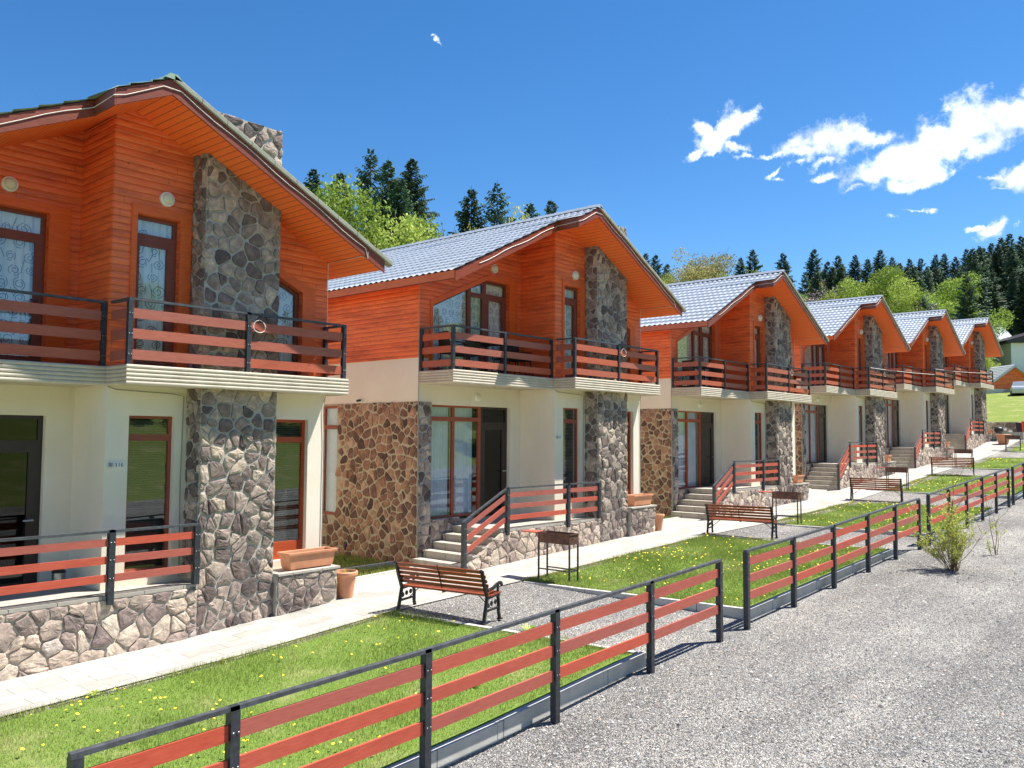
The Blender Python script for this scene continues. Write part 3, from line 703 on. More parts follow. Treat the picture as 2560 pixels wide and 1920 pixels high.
def make_chalet():
    t = empty('chalet')
    # plaster walls
    zb = -1.45; T = .24
    nw = rect(.34, .22, 1.06, 2.58); rw = rect(2.76, .15, 3.56, 2.57)
    mb = MB()
    P2(mb, rect(W2, zb, XR, 3.3), [nw, rw], front(W2), -T, 0)
    mb.box((-3.13, W1, 2.574), (0.0, W1+T, 3.3)); mb.box((-.41, W1, zb), (0.0, W1+T, 2.574))
    mb.box((0, W2+T, zb), (T, W1+T-.002, 3.3)); mb.box((XL, W1+.001, 2.63), (-3.13, W1+T, 3.3)); mb.box((XL, W1, 3.3), (-3.224, W1+T, 3.609))
    mb.box((XL, W1+T, 2.63), (XL+T, YB, 3.61)); mb.box((XR-T, W2+T, zb), (XR, YB, 3.61)); mb.box((XL+T, YB-T, zb), (XR-T, YB, 5.2))
    mb.box((XL+.02, W1+.04, 3.0), (XR-T, YB-T, 3.28)); mb.box((-3.1, W1+T, -.3), (XR-T, YB-T, -.08)); mb.box((T, T, -.3), (XR-T, W1+T, -.08)); mb.box((T, T, 3.0), (XR-T, W1, 3.28))
    mb.build('plaster_wall', 'plaster', t)
    mb = MB(); mb.box((XL+.6, 4.4, -.08), (XR-.5, 4.5, 5.0)); mb.build('inner_wall', 'inner', t)
    # wooden upper walls
    und = lambda x: zu(x)-.001
    nd = rect(.36, 3.34, 1.05, 5.66)
    rw2 = [(2.76, 3.36), (3.37, 3.36), (3.37, 4.83), (2.76, 5.10)]
    big = [(-3.13, 3.36), (-.48, 3.36), (-.48, 5.66), (-1.30, 5.66), (-3.13, 4.83)]
    WC = lambda mb: mb.build('wood_cladding', 'siding', t)
    WC(P2(MB(), [(0, 3.3), (XR+.012, 3.3), (XR+.012, und(XR)), (XA, und(XA)), (0, und(0))], [nd, rw2], front(W2), -T, .012))
    WC(P2(MB(), [(-3.222, 3.3), (-.014, 3.3), (-.014, und(0)), (XL-.012, und(XL)), (XL-.012, 3.61), (-3.222, 3.61)], [big], front(W1), -T, .012))
    WC(MB().box((-.013, W2+.001, 3.3), (.20, W1+.2, und(0)-.02)))
    WC(P2(MB(), [(-YB, 3.611), (-W1-T, 3.611), (-W1-T, und(XL)), (-YB, und(XL))], [], side(XL), -T, .012))
    WC(MB().box((XR-T, T, 3.611), (XR+.011, YB, und(XR))))
    WC(P2(MB(), [(XL, 5.2), (XR, 5.2), (XR, und(XR)), (XA, und(XA)), (XL, und(XL))], [], front(YB), 0, .2))
    # trims round the upper openings
    mb = MB()
    P2(mb, [(.27, 3.31), (1.22, 3.31), (1.22, 5.80), (.27, 5.80)], [nd], front(W2), .0125, .035)
    mb.build('door_trim', 'trim', t, bevel=.004)
    mb = MB(); P2(mb, [(2.67, 3.31), (3.64, 3.31), (3.64, 4.90), (2.67, 5.30)], [rw2], front(W2), .0125, .035); mb.build('window_trim', 'trim', t)
    mb = MB(); P2(mb, [(-3.21, 3.31), (-.17, 3.31), (-.17, 5.80), (-1.25, 5.80), (-3.21, 4.92)], [big], front(W1), .0125, .035); mb.build('window_trim', 'trim', t)
    # upper glazing
    d = window(t, 'balcony_door', nd, [rect(.42, 5.38, .99, 5.60), rect(.46, 3.46, .90, 5.20)], front(W2), 'frame')
    curtain(d, .38, 1.03, 3.36, 5.64, W2+.19, 'ucurtain', pattern=True, seed=3)
    mb = MB(); mb.box((.93, -.0, 4.3), (.96, .08, 4.32)); mb.box((.86, -.015, 4.3), (.96, .0, 4.325)); mb.build('handle', 'darkframe', d)
    d = window(t, 'slanted_window', rw2, [inset(rw2, .07)], front(W2), 'frame')
    curtain(d, 2.78, 3.34, 3.38, 5.0, W2+.19, 'ucurtain', pattern=True, top=lambda x: 4.86+(3.36-x)*.4, seed=4)
    tr = 5.33
    ps = [[(-3.07, 3.42), (-1.87, 3.42), (-1.87, 5.35), (-3.07, 4.80)], rect(-1.76, 3.42, -1.36, 5.22), [(-1.76, 5.32), (-1.36, 5.32), (-1.36, 5.55), (-1.76, 5.41)], rect(-1.12, 3.46, -.62, 5.20), rect(-1.22, 5.34, -.54, 5.60)]
    d = window(t, 'balcony_window', big, ps, front(W1), 'frame')
    tp = lambda x: min(5.63, 4.86+(x+3.13)*.44)
    curtain(d, -3.11, -.52, 3.38, 5.6, W1+.19, 'ucurtain', pattern=True, top=tp, seed=5)
    mb = MB(); mb.box((-.60, W1+.02, 4.3), (-.57, W1+.09, 4.33)); mb.box((-.69, W1+.005, 4.3), (-.57, W1+.02, 4.325)); mb.build('handle', 'darkframe', d)
    # ground floor glazing
    d = window(t, 'narrow_window', nw, [rect(.39, 2.30, 1.01, 2.54), rect(.39, .28, 1.01, 2.20)], front(W2), 'redframe')
    mb = MB()
    for k in range(64): 
        z = .26+k*.036; mb.add([(.37, W2+.185, z), (1.03, W2+.185, z), (1.03, W2+.215, z+.03), (.37, W2+.215, z+.03)], [(0, 1, 2, 3)])
    mb.build('blind', 'blind', d)
    d = window(t, 'narrow_window', rw, [rect(2.81, 2.27, 3.50, 2.52), rect(2.81, .45, 3.50, 2.17)], front(W2), 'redframe')
    mb = MB()
    for k in range(58):
        z = .42+k*.036; mb.add([(2.79, W2+.185, z), (3.54, W2+.185, z), (3.54, W2+.215, z+.03), (2.79, W2+.215, z+.03)], [(0, 1, 2, 3)])
    mb.build('blind', 'blind', d)
    d = window(t, 'front_window', rect(-3.13, 0, -1.38, 2.574), [rect(-3.08, 2.31, -2.36, 2.53), rect(-2.28, 2.31, -1.47, 2.53), rect(-3.08, .05, -2.36, 2.21), rect(-2.28, .05, -1.47, 2.21)], front(W1), 'redframe')
    for a, b, s in ((-3.1, -2.42, 6), (-2.30, -1.55, 7)): curtain(d, a, b, .05, 2.55, W1+.2, 'curtain', .10, .03, seed=s)
    d = window(t, 'front_door', rect(-1.378, 0, -.412, 2.573), [rect(-1.31, 2.20, -.48, 2.52), rect(-1.22, .10, -.60, 2.02)], front(W1), 'darkframe', gl='dglass')
    mb = MB(); mb.box((-.56, W1+.0, 1.0), (-.53, W1+.09, 1.03)); mb.box((-.67, W1-.01, 1.0), (-.53, W1+.005, 1.025)); mb.build('handle', 'bolt', d)
    # side wall stone with window
    sw = (-5.15, -.06, -3.94, 2.59)
    F = side(XL)
    reg = rect(-YB, zb, -W1-.001, 2.63)
    mb = MB(); backing(mb, reg, F['o'], F['u'], F['v'], F['n'], 1, -T, .012, [rect(*sw)])
    masonry(mb, reg, F['o'], F['u'], F['v'], F['n'], .22, .025, .026, 21, 0, 1, .012, 1.1, [(sw[0]-.08, sw[1]-.1, sw[2]+.08, sw[3]+.05)])
    mb.build('side_stonework', ['st_red', 'mo_tan'], t)
    d = window(t, 'side_window', rect(*sw), [rect(-5.08, 2.12, -4.58, 2.53), rect(-4.50, 2.12, -4.0, 2.53), rect(-5.08, 0, -4.58, 2.02), rect(-4.50, 0, -4.0, 2.02)], F, 'redframe', .05)
    mb = MB(); n = 50
    mb.add([(XL+.16+.02*math.sin(k*.9), 3.96+1.17*k/n, z) for k in range(n+1) for z in (0, 2.56)], [(2*k, 2*k+2, 2*k+3, 2*k+1) for k in range(n)]); mb.build('curtain', 'curtain', d)
    # front pier of grey stone beside the glass wall
    F = front(W1)
    mb = MB(); reg = rect(XL, zb, -3.132, 2.63); backing(mb, reg, F['o'], F['u'], F['v'], F['n'], 1, -T+.003, .012); masonry(mb, reg, F['o'], F['u'], F['v'], F['n'], .21, .02, .03, 22, 0, 1, .012, 1.15)
    reg = rect(-3.13, zb, -2.2, -.002); backing(mb, reg, F['o'], F['u'], F['v'], F['n'], 1, -T+.003, .012); masonry(mb, reg, F['o'], F['u'], F['v'], F['n'], .21, .02, .03, 23, 0, 1, .012, 1.0)
    mb.build('stone_pier', ['st_grey', 'mo_grey'], t)
    # chimney: one stack from the ground through the balcony and the roof
    x0, x1, yc, y1, zt_ = 1.275, 2.635, -.385, .45, 7.46
    mb = MB(); mb.box((x0, yc, zb), (x1, -.001, zt_), 1); mb.box((x0, -.0005, 5.7), (x1, y1, zt_), 1)
    for F, reg, s in ((front(yc), rect(x0+.0, zb, x1-.0, zt_), 31), (side(x0), rect(0.0, zb, -yc, zt_), 32)):
        masonry(mb, reg, F['o'], F['u'], F['v'], F['n'], .225 if s == 31 else .2, .018, .033, s, 0, 1, .0, 1.15)
    masonry(mb, rect(yc, 5.4, y1, zt_), (x1, 0, 0), (0, 1, 0), (0, 0, 1), (1, 0, 0), .24, .02, .03, 33, 0, 1)
    masonry(mb, rect(-y1, 5.6, 0, zt_), (x0, 0, 0), (0, -1, 0), (0, 0, 1), (-1, 0, 0), .24, .02, .03, 34, 0, 1)
    masonry(mb, rect(x0, yc, x1, y1), (0, 0, zt_), (1, 0, 0), (0, 1, 0), (0, 0, 1), .26, .02, .02, 35, 0, 1)
    mb.build('chimney', ['st_grey', 'mo_grey'], t)
    # balcony slab with ribbed edge
    mb = MB()
    def slab(x0, x1, y0, y1):
        mb.box((x0+.02, y0+.02, 3.02), (x1-.02, y1, 3.292))
    mb.box((XL+.02, .054, 3.02), (0.02, W1-.001, 3.292)); mb.box((.021, -.597, 3.02), (3.91, W2-.001, 3.292)); mb.box((.0211-.001, -.0009, 3.02), (.03, .053, 3.291))
    sl = mb.build('balcony_slab', 'slab', t)
    mb = MB(); prof = [(0, 3.008)]
    for k in range(5):
        for a in np.linspace(-90, 90, 7)[1:-1]: prof.append((.020*math.cos(math.radians(a)), 3.008+.058*(k+.5)+.029*math.sin(math.radians(a))))
        prof.append((0.0, 3.008+.058*(k+1)))
    path = [(XL, W1, (-1, 0)), (XL, .034, (-1, -1)), (0.0, .034, (-1, -1)), (0.0, -.617, (-1, -1)), (3.93, -.617, (1, -1)), (3.93, 0, (1, 0))]
    V = []
    for x, y, n in path:
        for a, z in prof: V.append((x+n[0]*a, y+n[1]*a, z))
        V.append((x-n[0]*.02, y-n[1]*.02, 3.298)); V.append((x-n[0]*.02, y-n[1]*.02, 3.008))
    m = len(prof)+2
    # split so that the concave corner stays crisp
    F_ = [(i*m+j, (i+1)*m+j, (i+1)*m+(j+1) % m, i*m+(j+1) % m) for i in range(5) for j in range(m)]
    mb.add(V, F_); mb.build('ribbed_edge', 'slab', sl)
    # balcony railing
    o3 = (.135, .43, .725)
    z = 3.3
    railing(t, [(XL+.03, W1-.05, z), (XL+.03, .075, z), (-1.80, .075, z), (-.05, .075, z)], .946, o3, .145, name='balcony_railing')
    railing(t, [(.035, .075, z), (.035, -.575, z), (1.95, -.575, z), (3.87, -.575, z), (3.87, -.05, z)], .946, o3, .145, name='balcony_railing')
    # roof: soffit deck, tiles, barge boards
    yf = lambda x: -1.12 if x > -.52 else -.50
    YE = 11.5; XE, XW = 4.33, -4.02
    mb = MB()
    def deck(xa, xb, y0):
        za, zb2 = zt(xa)-.03, zt(xb)-.03
        mb.add([(xa, y0, za-TH+.03), (xb, y0, zb2-TH+.03), (xb, YE, zb2-TH+.03), (xa, YE, za-TH+.03), (xa, y0, za-.03), (xb, y0, zb2-.03), (xb, YE, zb2-.03), (xa, YE, za-.03)],
               [(0, 3, 2, 1), (4, 5, 6, 7), (0, 1, 5, 4), (1, 2, 6, 5), (2, 3, 7, 6), (3, 0, 4, 7)])
    deck(XA, XE-.02, -1.09); deck(-.50, XA, -1.09); deck(XW+.02, -.502, -.47)
    rf = mb.build('roof', 'soffit', t)
    mb = MB(); tiles(mb, XE+.04, 1, yf, YE+.03); 
    # left slope in two widths so the stepped front edge stays crisp
    tiles(mb, XW-.05, -1, lambda x: -1.14 if x > -.52 else -.52, YE+.03)
    tl = mb.build('roof_tiles', 'roof', rf, smooth=True)
    mb = MB()
    for k in range(37):
        y0 = -1.15+k*.34; mb.add([(XA-.13, y0, zt(XA)-.045), (XA-.06, y0, zt(XA)+.035), (XA+.06, y0, zt(XA)+.035), (XA+.13, y0, zt(XA)-.045), (XA-.14, y0+.34, zt(XA)-.045), (XA-.065, y0+.34, zt(XA)+.045), (XA+.065, y0+.34, zt(XA)+.045), (XA+.14, y0+.34, zt(XA)-.045)],
               [(0, 1, 5, 4), (1, 2, 6, 5), (2, 3, 7, 6), (0, 3, 2, 1), (4, 5, 6, 7)])
    mb.build('ridge_cap', 'roof', rf)
    mb = MB()
    def sl_board(xa, xb, y, hgt, th, off=0, mi=0):
        za, zb2 = zt(xa)-off, zt(xb)-off
        mb.add([(xa, y, za-hgt), (xb, y, zb2-hgt), (xb, y, zb2), (xa, y, za), (xa, y+th, za-hgt), (xb, y+th, zb2-hgt), (xb, y+th, zb2), (xa, y+th, za)], [(0, 1, 2, 3), (7, 6, 5, 4), (0, 4, 5, 1), (3, 2, 6, 7), (0, 3, 7, 4), (1, 5, 6, 2)], mi)
    sl_board(XA, XE, -1.115, .235, .025, .03); sl_board(-.505, XA, -1.115, .235, .025, .03); sl_board(XW, -.53, -.495, .235, .025, .03)
    mb.box((-.53, -1.115, zt(-.52)-.265), (-.505, -.47, zt(-.52)-.03))
    mb.build('barge_board', 'barge', rf, bevel=.004)
    MB().box((XW-.002, -.47, zt(XW)-.19), (XW+.018, YE, zt(XW)-.03)).build('eave_board', 'trim', rf); MB().box((XE-.018, -1.09, zt(XE)-.2), (XE+.002, YE, zt(XE)-.03)).build('eave_board', 'trim', rf)
    mb = MB(); k = 12
    for i in range(k):
        a = XA+(XE+.14-XA)*i/k; b = XA+(XE+.14-XA)*(i+1)/k+.02
        o_ = .0015*(i % 2)
        sl_board(a, b, -1.15-o_, .085, .16, -.035-o_)
    mb.build('verge_trim', 'verge', rf, bevel=.01)
    # festoon cable along the barge board
    mb = MB(); pts = []
    for i in range(28):
        x = -3.3+(XE-.45+3.3)*i/27; y = -1.125 if x > -.5 else -.505
        pts.append((x, y, zt(x)-.13-.018*math.sin(i*1.3)))
        if x < -.5 and -3.3+(XE-.45+3.3)*(i+1)/27 > -.5: pts += [(-.54, -.51, zt(-.54)-.14), (-.54, -1.128, zt(-.5)-.14)]
    pts += [(XE-.4, -1.13, zt(XE-.4)-.27), (XE-.43, -1.0, zu(XE-.43)-.012), (XR+.02, -.02, zu(XR)-.012), (XR+.02, -.02, 3.3)]
    mb.tube(pts, .0065, 5); mb.tube([(XE-.45+.05, -1.128, zt(XE-.4)-.15), (XE-.4, -1.13, zt(XE-.4)-.27)], .0065, 5)
    mb.build('cable', 'cable', t)
    mb = MB(); mb.tube([(XL-.02, W1-.02, zu(XL)-.02), (XL-.02, W1-.02, 3.3), (XL-.025, W1-.025, 1.6), (XL-.05, W1-.05, .3), (XL-.03, W1-.04, -.7)], .010, 5); mb.build('cable', 'gcable', t)
    mb = MB(); mb.tube([(.0, -.012, 3.0), (.12, -.012, 2.96), (1.0, -.012, 2.93), (1.19, -.012, 2.9), (1.17, -.012, 1.5), (1.19, -.012, .1)], .008, 5); mb.build('cable', 'gcable', t)
    mb = MB(); mb.tube([(XR+.01, -.02, 3.0), (XR-.03, -.02, 2.75), (XR+.0, -.02, 2.2), (XR-.01, -.02, .3)], .008, 5)
    mb.build('cable', 'gcable', t)
    # coil of cable on the balcony corner
    mb = MB(); mb.tube([(2.12+.11*math.cos(a*.35)+.008*math.cos(a*.8), -.63, 4.05+.10*math.sin(a*.35)) for a in range(34)], .005, 5); mb.build('cable_coil', 'cable', t)
    # lamps, planter ledge
    lamp(t, .81, -.012, 5.96); lamp(t, -1.05, W1-.012, 5.98); lamp(t, -1.6, W1, 2.80, .10)
    F = front(-.49)
    mb = MB(); mb.box((2.64, -.49, zb), (3.87, -.001, -.03), 1); masonry(mb, rect(2.655, zb, 3.87, -.03), F['o'], F['u'], F['v'], F['n'], .25, .018, .03, 41, 0, 1)
    masonry(mb, rect(-.48, zb, -.0, -.03), (3.87, 0, 0), (0, 1, 0), (0, 0, 1), (1, 0, 0), .22, .018, .03, 42, 0, 1)
    lg = mb.build('planter_ledge', ['st_grey', 'mo_pale'], t)
    mb = MB(); mb.box((2.65, -.53, -.0295), (3.92, -.002, .012)); mb.build('ledge_cap', 'step', lg, bevel=.004)
    return t
def make_terrace(t, deckz, zg, idx):
    """stairs, deck, stone plinth and railing of one house; deckz local, zg = local ground height at the stairs"""
    rise = deckz-zg; n = max(4, int(round(rise/.165))); r = rise/n; tr = (3.67-2.46)/(n-1)
    mb = MB()
    mb.box((-2.46, -.44, deckz-.05), (1.27, -.002, deckz)); mb.box((-2.46, -.0015, deckz-.05), (-.002, W1-.002, deckz))
    mb.box((-2.44, -.40, zg-.4), (1.26, -.01, deckz-.0505)); mb.box((-2.44, -.0095, zg-.4), (-.01, W1-.04, deckz-.0505))
    d = mb.build('terrace_deck', 'step', t)
    mb = MB()
    for k in range(n-1):
        x = -3.67+k*tr; z = zg+r*(k+1)
        mb.box((x-.02, -.45, z-.035), (x+tr+.0, W1-.05, z)); mb.box((x, -.43, zg-.4), (x+tr-.001, W1-.051, z-.0355))
    mb.build('stairs', 'step', t, bevel=.004)
    F = front(-.42); zb = zg-.35; mb = MB()
    reg = [(-3.62, zb), (1.27, zb), (1.27, deckz-.052), (-2.46, deckz-.052), (-3.62, zg+r*.7)]
    backing(mb, reg, F['o'], F['u'], F['v'], F['n'], 1, -.01, .012); masonry(mb, reg, F['o'], F['u'], F['v'], F['n'], .29, .011, .034, 50+idx, 0, 1, .012, .9)
    mb.build('stone_plinth', ['st_tan', 'mo_pale'], t)
    o3 = (.10, .345, .60); h = .90
    y = -.46
    pts = [(-3.66, y, zg+r), (-2.30, y, deckz), (-.07, y, deckz), (1.22, y, deckz)]
    railing(t, pts, h, o3, .105, 'plank', posts=[r+.02, .12, .12, .0], pw=.088, name='terrace_railing')

OFFS = [(0, 0, 0), (10.844, .049, .431), (22.118, .151, .597), (33.171, .225, 1.185), (43.933, .159, 1.807), (54.809, .195, 2.58)]
DK = [0.03, -.17, .02, .02, .02, .02]
LBL = ['nearest orange timber and stone chalet, green roof edge, plate 116, cut by left frame',
 'second chalet of the row with trapezoid upper window and black table on its balcony',
 'third chalet from the camera, behind the bench and barbecue in the middle of the row',
 'fourth chalet from the camera, smaller gable between the third and fifth chalets',
 'fifth chalet from the camera, next to last of the row',
 'sixth and farthest chalet of the row, beside the outdoor steps']
proto = make_chalet()
HOUSES = [proto]
for k in range(1, 6): HOUSES.append(copy_tree(proto))
for k, h in enumerate(HOUSES):
    h.location = OFFS[k]; tag(h, LBL[k], 'house', 'row of orange timber chalets')
    zg = float(g0(OFFS[k][0]-3.67))-OFFS[k][2]
    make_terrace(h, DK[k], zg, k)
for o in bpy.data.objects:   # nearest roof is green-grey
    if o.name.startswith(('roof_tiles', 'ridge_cap')) and o.parent and o.parent.parent == HOUSES[0]:
        o.data = o.data.copy(); o.data.materials.clear(); o.data.materials.append(M['roofg'])
def text_mesh(name, s, size, mat, parent, loc, rot=(math.pi/2, 0, 0), ext=.002):
    cu = bpy.data.curves.new(name, 'FONT'); cu.body = s; cu.size = size; cu.extrude = ext
    tmp = bpy.data.objects.new(name, cu); COL.objects.link(tmp)
    bpy.context.view_layer.update()
    me = bpy.data.meshes.new_from_object(tmp.evaluated_get(bpy.context.evaluated_depsgraph_get()))
    bpy.data.objects.remove(tmp)
    ob = bpy.data.objects.new(name, me); COL.objects.link(ob); me.materials.clear(); me.materials.append(M[mat])
    ob.parent = parent; ob.location = loc; ob.rotation_euler = rot; return ob
for k, s in enumerate(['116', '11', '', '', '', '']):
    mb = MB(); mb.box((.03, -.012, 1.80), (.30, -.0015, 1.90)); p = mb.build('number_plate', 'sign', HOUSES[k], bevel=.003)
    if s:
        text_mesh('digits', s, .085, 'ink', p, (.145, -.014, 1.818))
        mb = MB()
        for a, b, c, d in ((.045, 1.835, .125, 1.84), (.045, 1.86, .125, 1.865), (.06, 1.815, .066, 1.885), (.08, 1.825, .086, 1.875), (.10, 1.815, .106, 1.885)): mb.box((a, -.016, b), (c, -.0125, d))
        mb.build('emblem', 'ink', p)
# ------------------------------------------------------------------ boundary fences
def fence(xs_, label):
    t = empty('fence', (xs_[0], -6.65, float(G(xs_[0], -6.65))))
    ox, oy, oz = t.location
    pts = []
    for x in xs_:
        top = np.interp(x, [-3.07, .13, 2.14, 4.19, 6.14, 7.08, 8.79, 10.81, 13.07, 14.75, 16.71, 17.59, 28.4, 40], [.18, .26, .33, .39, .46, .51, .545, .61, .70, .765, .82, .88, 1.31, 1.9])
        pts.append((x-ox, 0, float(top)-1.2-oz))
    railing(t, pts, 1.2, (.115, .375, .645), .125, 'plank', posts=[.12]*len(pts), pw=.08, name='top_rail')
    tag(t, label, 'fence', 'red plank fences with black posts along the drive')
fence([-3.07, -1.91, .13, 2.14, 4.19, 6.15], 'nearest run of red plank fence with black posts, crossing the bottom of the photo')
fence([7.08, 8.95, 10.9, 12.9, 14.8, 16.72], 'second run of red plank fence, right of the first gap and ending near the shrub')
fence([17.59, 19.6, 21.6, 23.6, 25.6, 27.6], 'third run of red plank fence, standing behind the leafy shrub')
fence([28.4, 30.4, 32.4, 34.4, 36.4, 38.4], 'farthest run of red plank fence, cut by the right side of the photo')

# ------------------------------------------------------------------ benches
def make_bench():
    t = empty('park_bench'); L = 1.78
    # local: back at x=0 side, seat towards +x, length along -y
    def end(y):
        mb = MB(); W = .045
        back = [(.02, .0), (.075, .22), (.12, .40), (.03, .62), (-.03, .80), (-.075, .84)]
        for a, b in zip(back[:-1], back[1:]): mb.bar((a[0], y, a[1]), (b[0], y, b[1]), W, .05, up=(0, 1, 0))
        fr = [(.50, 0), (.455, .13), (.46, .28), (.43, .40)]
        for a, b in zip(fr[:-1], fr[1:]): mb.bar((a[0], y, a[1]), (b[0], y, b[1]), W, .045, up=(0, 1, 0))
        mb.bar((.10, y, .385), (.47, y, .415), W, .04, up=(0, 1, 0)); mb.bar((.06, y, .19), (.46, y, .2), W*.8, .03, up=(0, 1, 0))
        arm = [(.07, .55), (.16, .51), (.28, .52), (.40, .565), (.50, .585), (.545, .56), (.55, .52)]
        for a, b in zip(arm[:-1], arm[1:]): mb.bar((a[0], y, a[1]), (b[0], y, b[1]), W*1.1, .035, up=(0, 1, 0))
        mb.bar((.43, y, .40), (.44, y, .57), W, .03, up=(0, 1, 0))
        for x, z in ((.25, .29), (.15, .27), (.36, .3)): mb.lathe([(.03, -.012), (.045, 0), (.03, .012)], (x, y, z), 10, 0, 'y')
        mb.bar((-.01, y, .012), (.09, y, .012), .07, .024); mb.bar((.45, y, .012), (.54, y, .012), .07, .024)
        mb.build('end_frame', 'iron', t, bevel=.006)
    end(-.04); end(-L+.04)
    for i in range(5):
        s = i/4; x = .105-.16*s**1.2; z = .50+.075*i+.012; 
        mb = MB(); n = Vector((1, 0, .35)).normalized()
        mb.bar((x+.02, .0, z), (x+.02, -L, z), .022, .056, up=(-.32, 0, 1)); mb.build('back_slat', 'slat', t, bevel=.005)
    for i in range(6):
        mb = MB(); x = .13+i*.066; mb.bar((x, .0, .43-.008*math.sin(i)), (x, -L, .43-.008*math.sin(i)), .054, .024); mb.build('seat_slat', 'slat', t, bevel=.005)
    mb = MB(); mb.bar((-.055, -L/2, .86), (.09, -L/2, .47), .02, .012, up=(0, 1, 0)); mb.bar((.1, -L/2, .41), (.48, -L/2, .412), .03, .012, up=(0, 1, 0)); mb.build('middle_strap', 'iron', t)
    mb = MB(); mb.tube([(.25, -L+.03, .2), (.22, -L+.3, .42)], .008, 5); mb.tube([(.25, -.07, .2), (.22, -.34, .42)], .008, 5); mb.build('brace', 'iron', t)
    return t
BP = [(4.02, -1.86, .16, 'slatted park bench with cast iron ends nearest the camera, beside the near lawn'), (15.05, -1.78, .16, 'second slatted park bench from the camera, in the bay before the third chalet'),
      (26.5, -1.68, .18, 'third slatted park bench from the camera, behind the leafy shrub tops'), (36.75, -1.9, .2, 'farthest slatted park bench, small and beside the fourth barbecue')]
b0 = make_bench(); bs = [b0]+[copy_tree(b0) for _ in BP[1:]]
for o, (x, y, rz, lb) in zip(bs, BP):
    o.location = (x, y, float(G(x+.3, y-.8))+.002); o.rotation_euler = (0, 0, rz); tag(o, lb, 'bench', 'slatted benches in the gravel bays')

# ------------------------------------------------------------------ barbecues
def make_bbq():
    t = empty('barbecue'); L, W, HT, D = .78, .30, .93, .20
    mb = MB()
    a = .006
    mb.box((0, -L, HT-D), (W, -L+a, HT)); mb.box((0, -a, HT-D), (W, 0, HT)); mb.box((0, -L+a, HT-D), (a, -a, HT)); mb.box((W-a, -L+a, HT-D), (W, -a, HT)); mb.box((a, -L+a, HT-D), (W-a, -a, HT-D+a))
    mb.box((-.012, -L-.012, HT-.012), (0, .012, HT+.004)); mb.box((W, -L-.012, HT-.012), (W+.012, .012, HT+.004)); mb.box((0, -L-.012, HT-.0119), (W, -L, HT+.0039)); mb.box((0, 0, HT-.0119), (W, .012, HT+.0039))
    mb.build('fire_box', 'rust', t)
    mb = MB(); mb.tube([(.08, -L-.002, HT-.09), (.08, -L-.045, HT-.09), (.22, -L-.045, HT-.09), (.22, -L-.002, HT-.09)], .006, 6); mb.build('handle', 'rust', t)
    for x in (.012, W-.012):
        for y in (-.012, -L+.012):
            mb = MB(); mb.box((x-.014, y-.014, -.02), (x+.014, y+.014, HT-D-.001)); mb.build('leg', 'post', t)
    mb = MB()
    for x in (.012, W-.012): mb.bar((x, -.027, .22), (x, -L+.027, .22), .022, .022)
    mb.bar((.027, -L+.012, .22), (W-.027, -L+.012, .22), .02, .02); mb.build('cross_bar', 'post', t)
    mb = MB(); mb.box((.01, .014, HT-.03), (W-.01, .44, HT-.006)); mb.build('side_shelf', 'shelf', t, bevel=.003)
    mb = MB(); mb.box((.02, -L+.02, HT-D+.01), (W-.02, -.02, HT-D+.04)); mb.build('ash', 'soil', t)
    return t
GP = [(7.66, -1.98, 'rusty charcoal barbecue with red side shelf nearest the camera, on the second lawn'), (18.95, -1.95, 'second charcoal barbecue from the camera, beside the second bench'),
      (30.3, -1.85, 'third charcoal barbecue from the camera, right end of the third bench'), (41.4, -1.85, 'fourth charcoal barbecue, its lower half hidden by the farthest bench'),
      (52.6, -2.1, 'farthest charcoal barbecue, near the round flower pot at the row end')]
q0 = make_bbq(); qs = [q0]+[copy_tree(q0) for _ in GP[1:]]
for i, (o, (x, y, lb)) in enumerate(zip(qs, GP)):
    o.location = (x, y, float(LT(x))); o.rotation_euler = (0, 0, .03*(i % 3)); tag(o, lb, 'barbecue', 'charcoal barbecues by the path')

# ------------------------------------------------------------------ flower pots
def planter(loc, label, length=.98, plant=False, rz=0):
    t = empty('planter_box', loc, rz); L, W, Hh = length/2, .16, .30
    mb = MB(); 
    lv = [(.88, .80, .02), (.9, .84, .06), (.97, .96, Hh-.05), (1.03, 1.1, Hh-.045), (1.04, 1.12, Hh), (.97, .95, Hh), (.93, .9, Hh-.07)]
    V = []
    for a, b, z in lv:
        for sx, sy in ((-1, -1), (1, -1), (1, 1), (-1, 1)): V.append((sx*L*a, sy*W*b, z))
    F = [(i*4+k, i*4+(k+1) % 4, (i+1)*4+(k+1) % 4, (i+1)*4+k) for i in range(6) for k in range(4)]+[(3, 2, 1, 0)]
    mb.add(V, F)
    for sx in (-.75, .75): mb.box((sx*L-.05, -W*.7, 0), (sx*L+.05, W*.7, .021))
    mb.build('tub', 'terra', t, bevel=.008)
    mb = MB(); mb.box((-L*.95, -W*.92, Hh-.08), (L*.95, W*.92, Hh-.06)); mb.build('soil', 'soil', t)
    tag(t, label, 'planter', 'long terracotta planter boxes on stone ledges'); return t
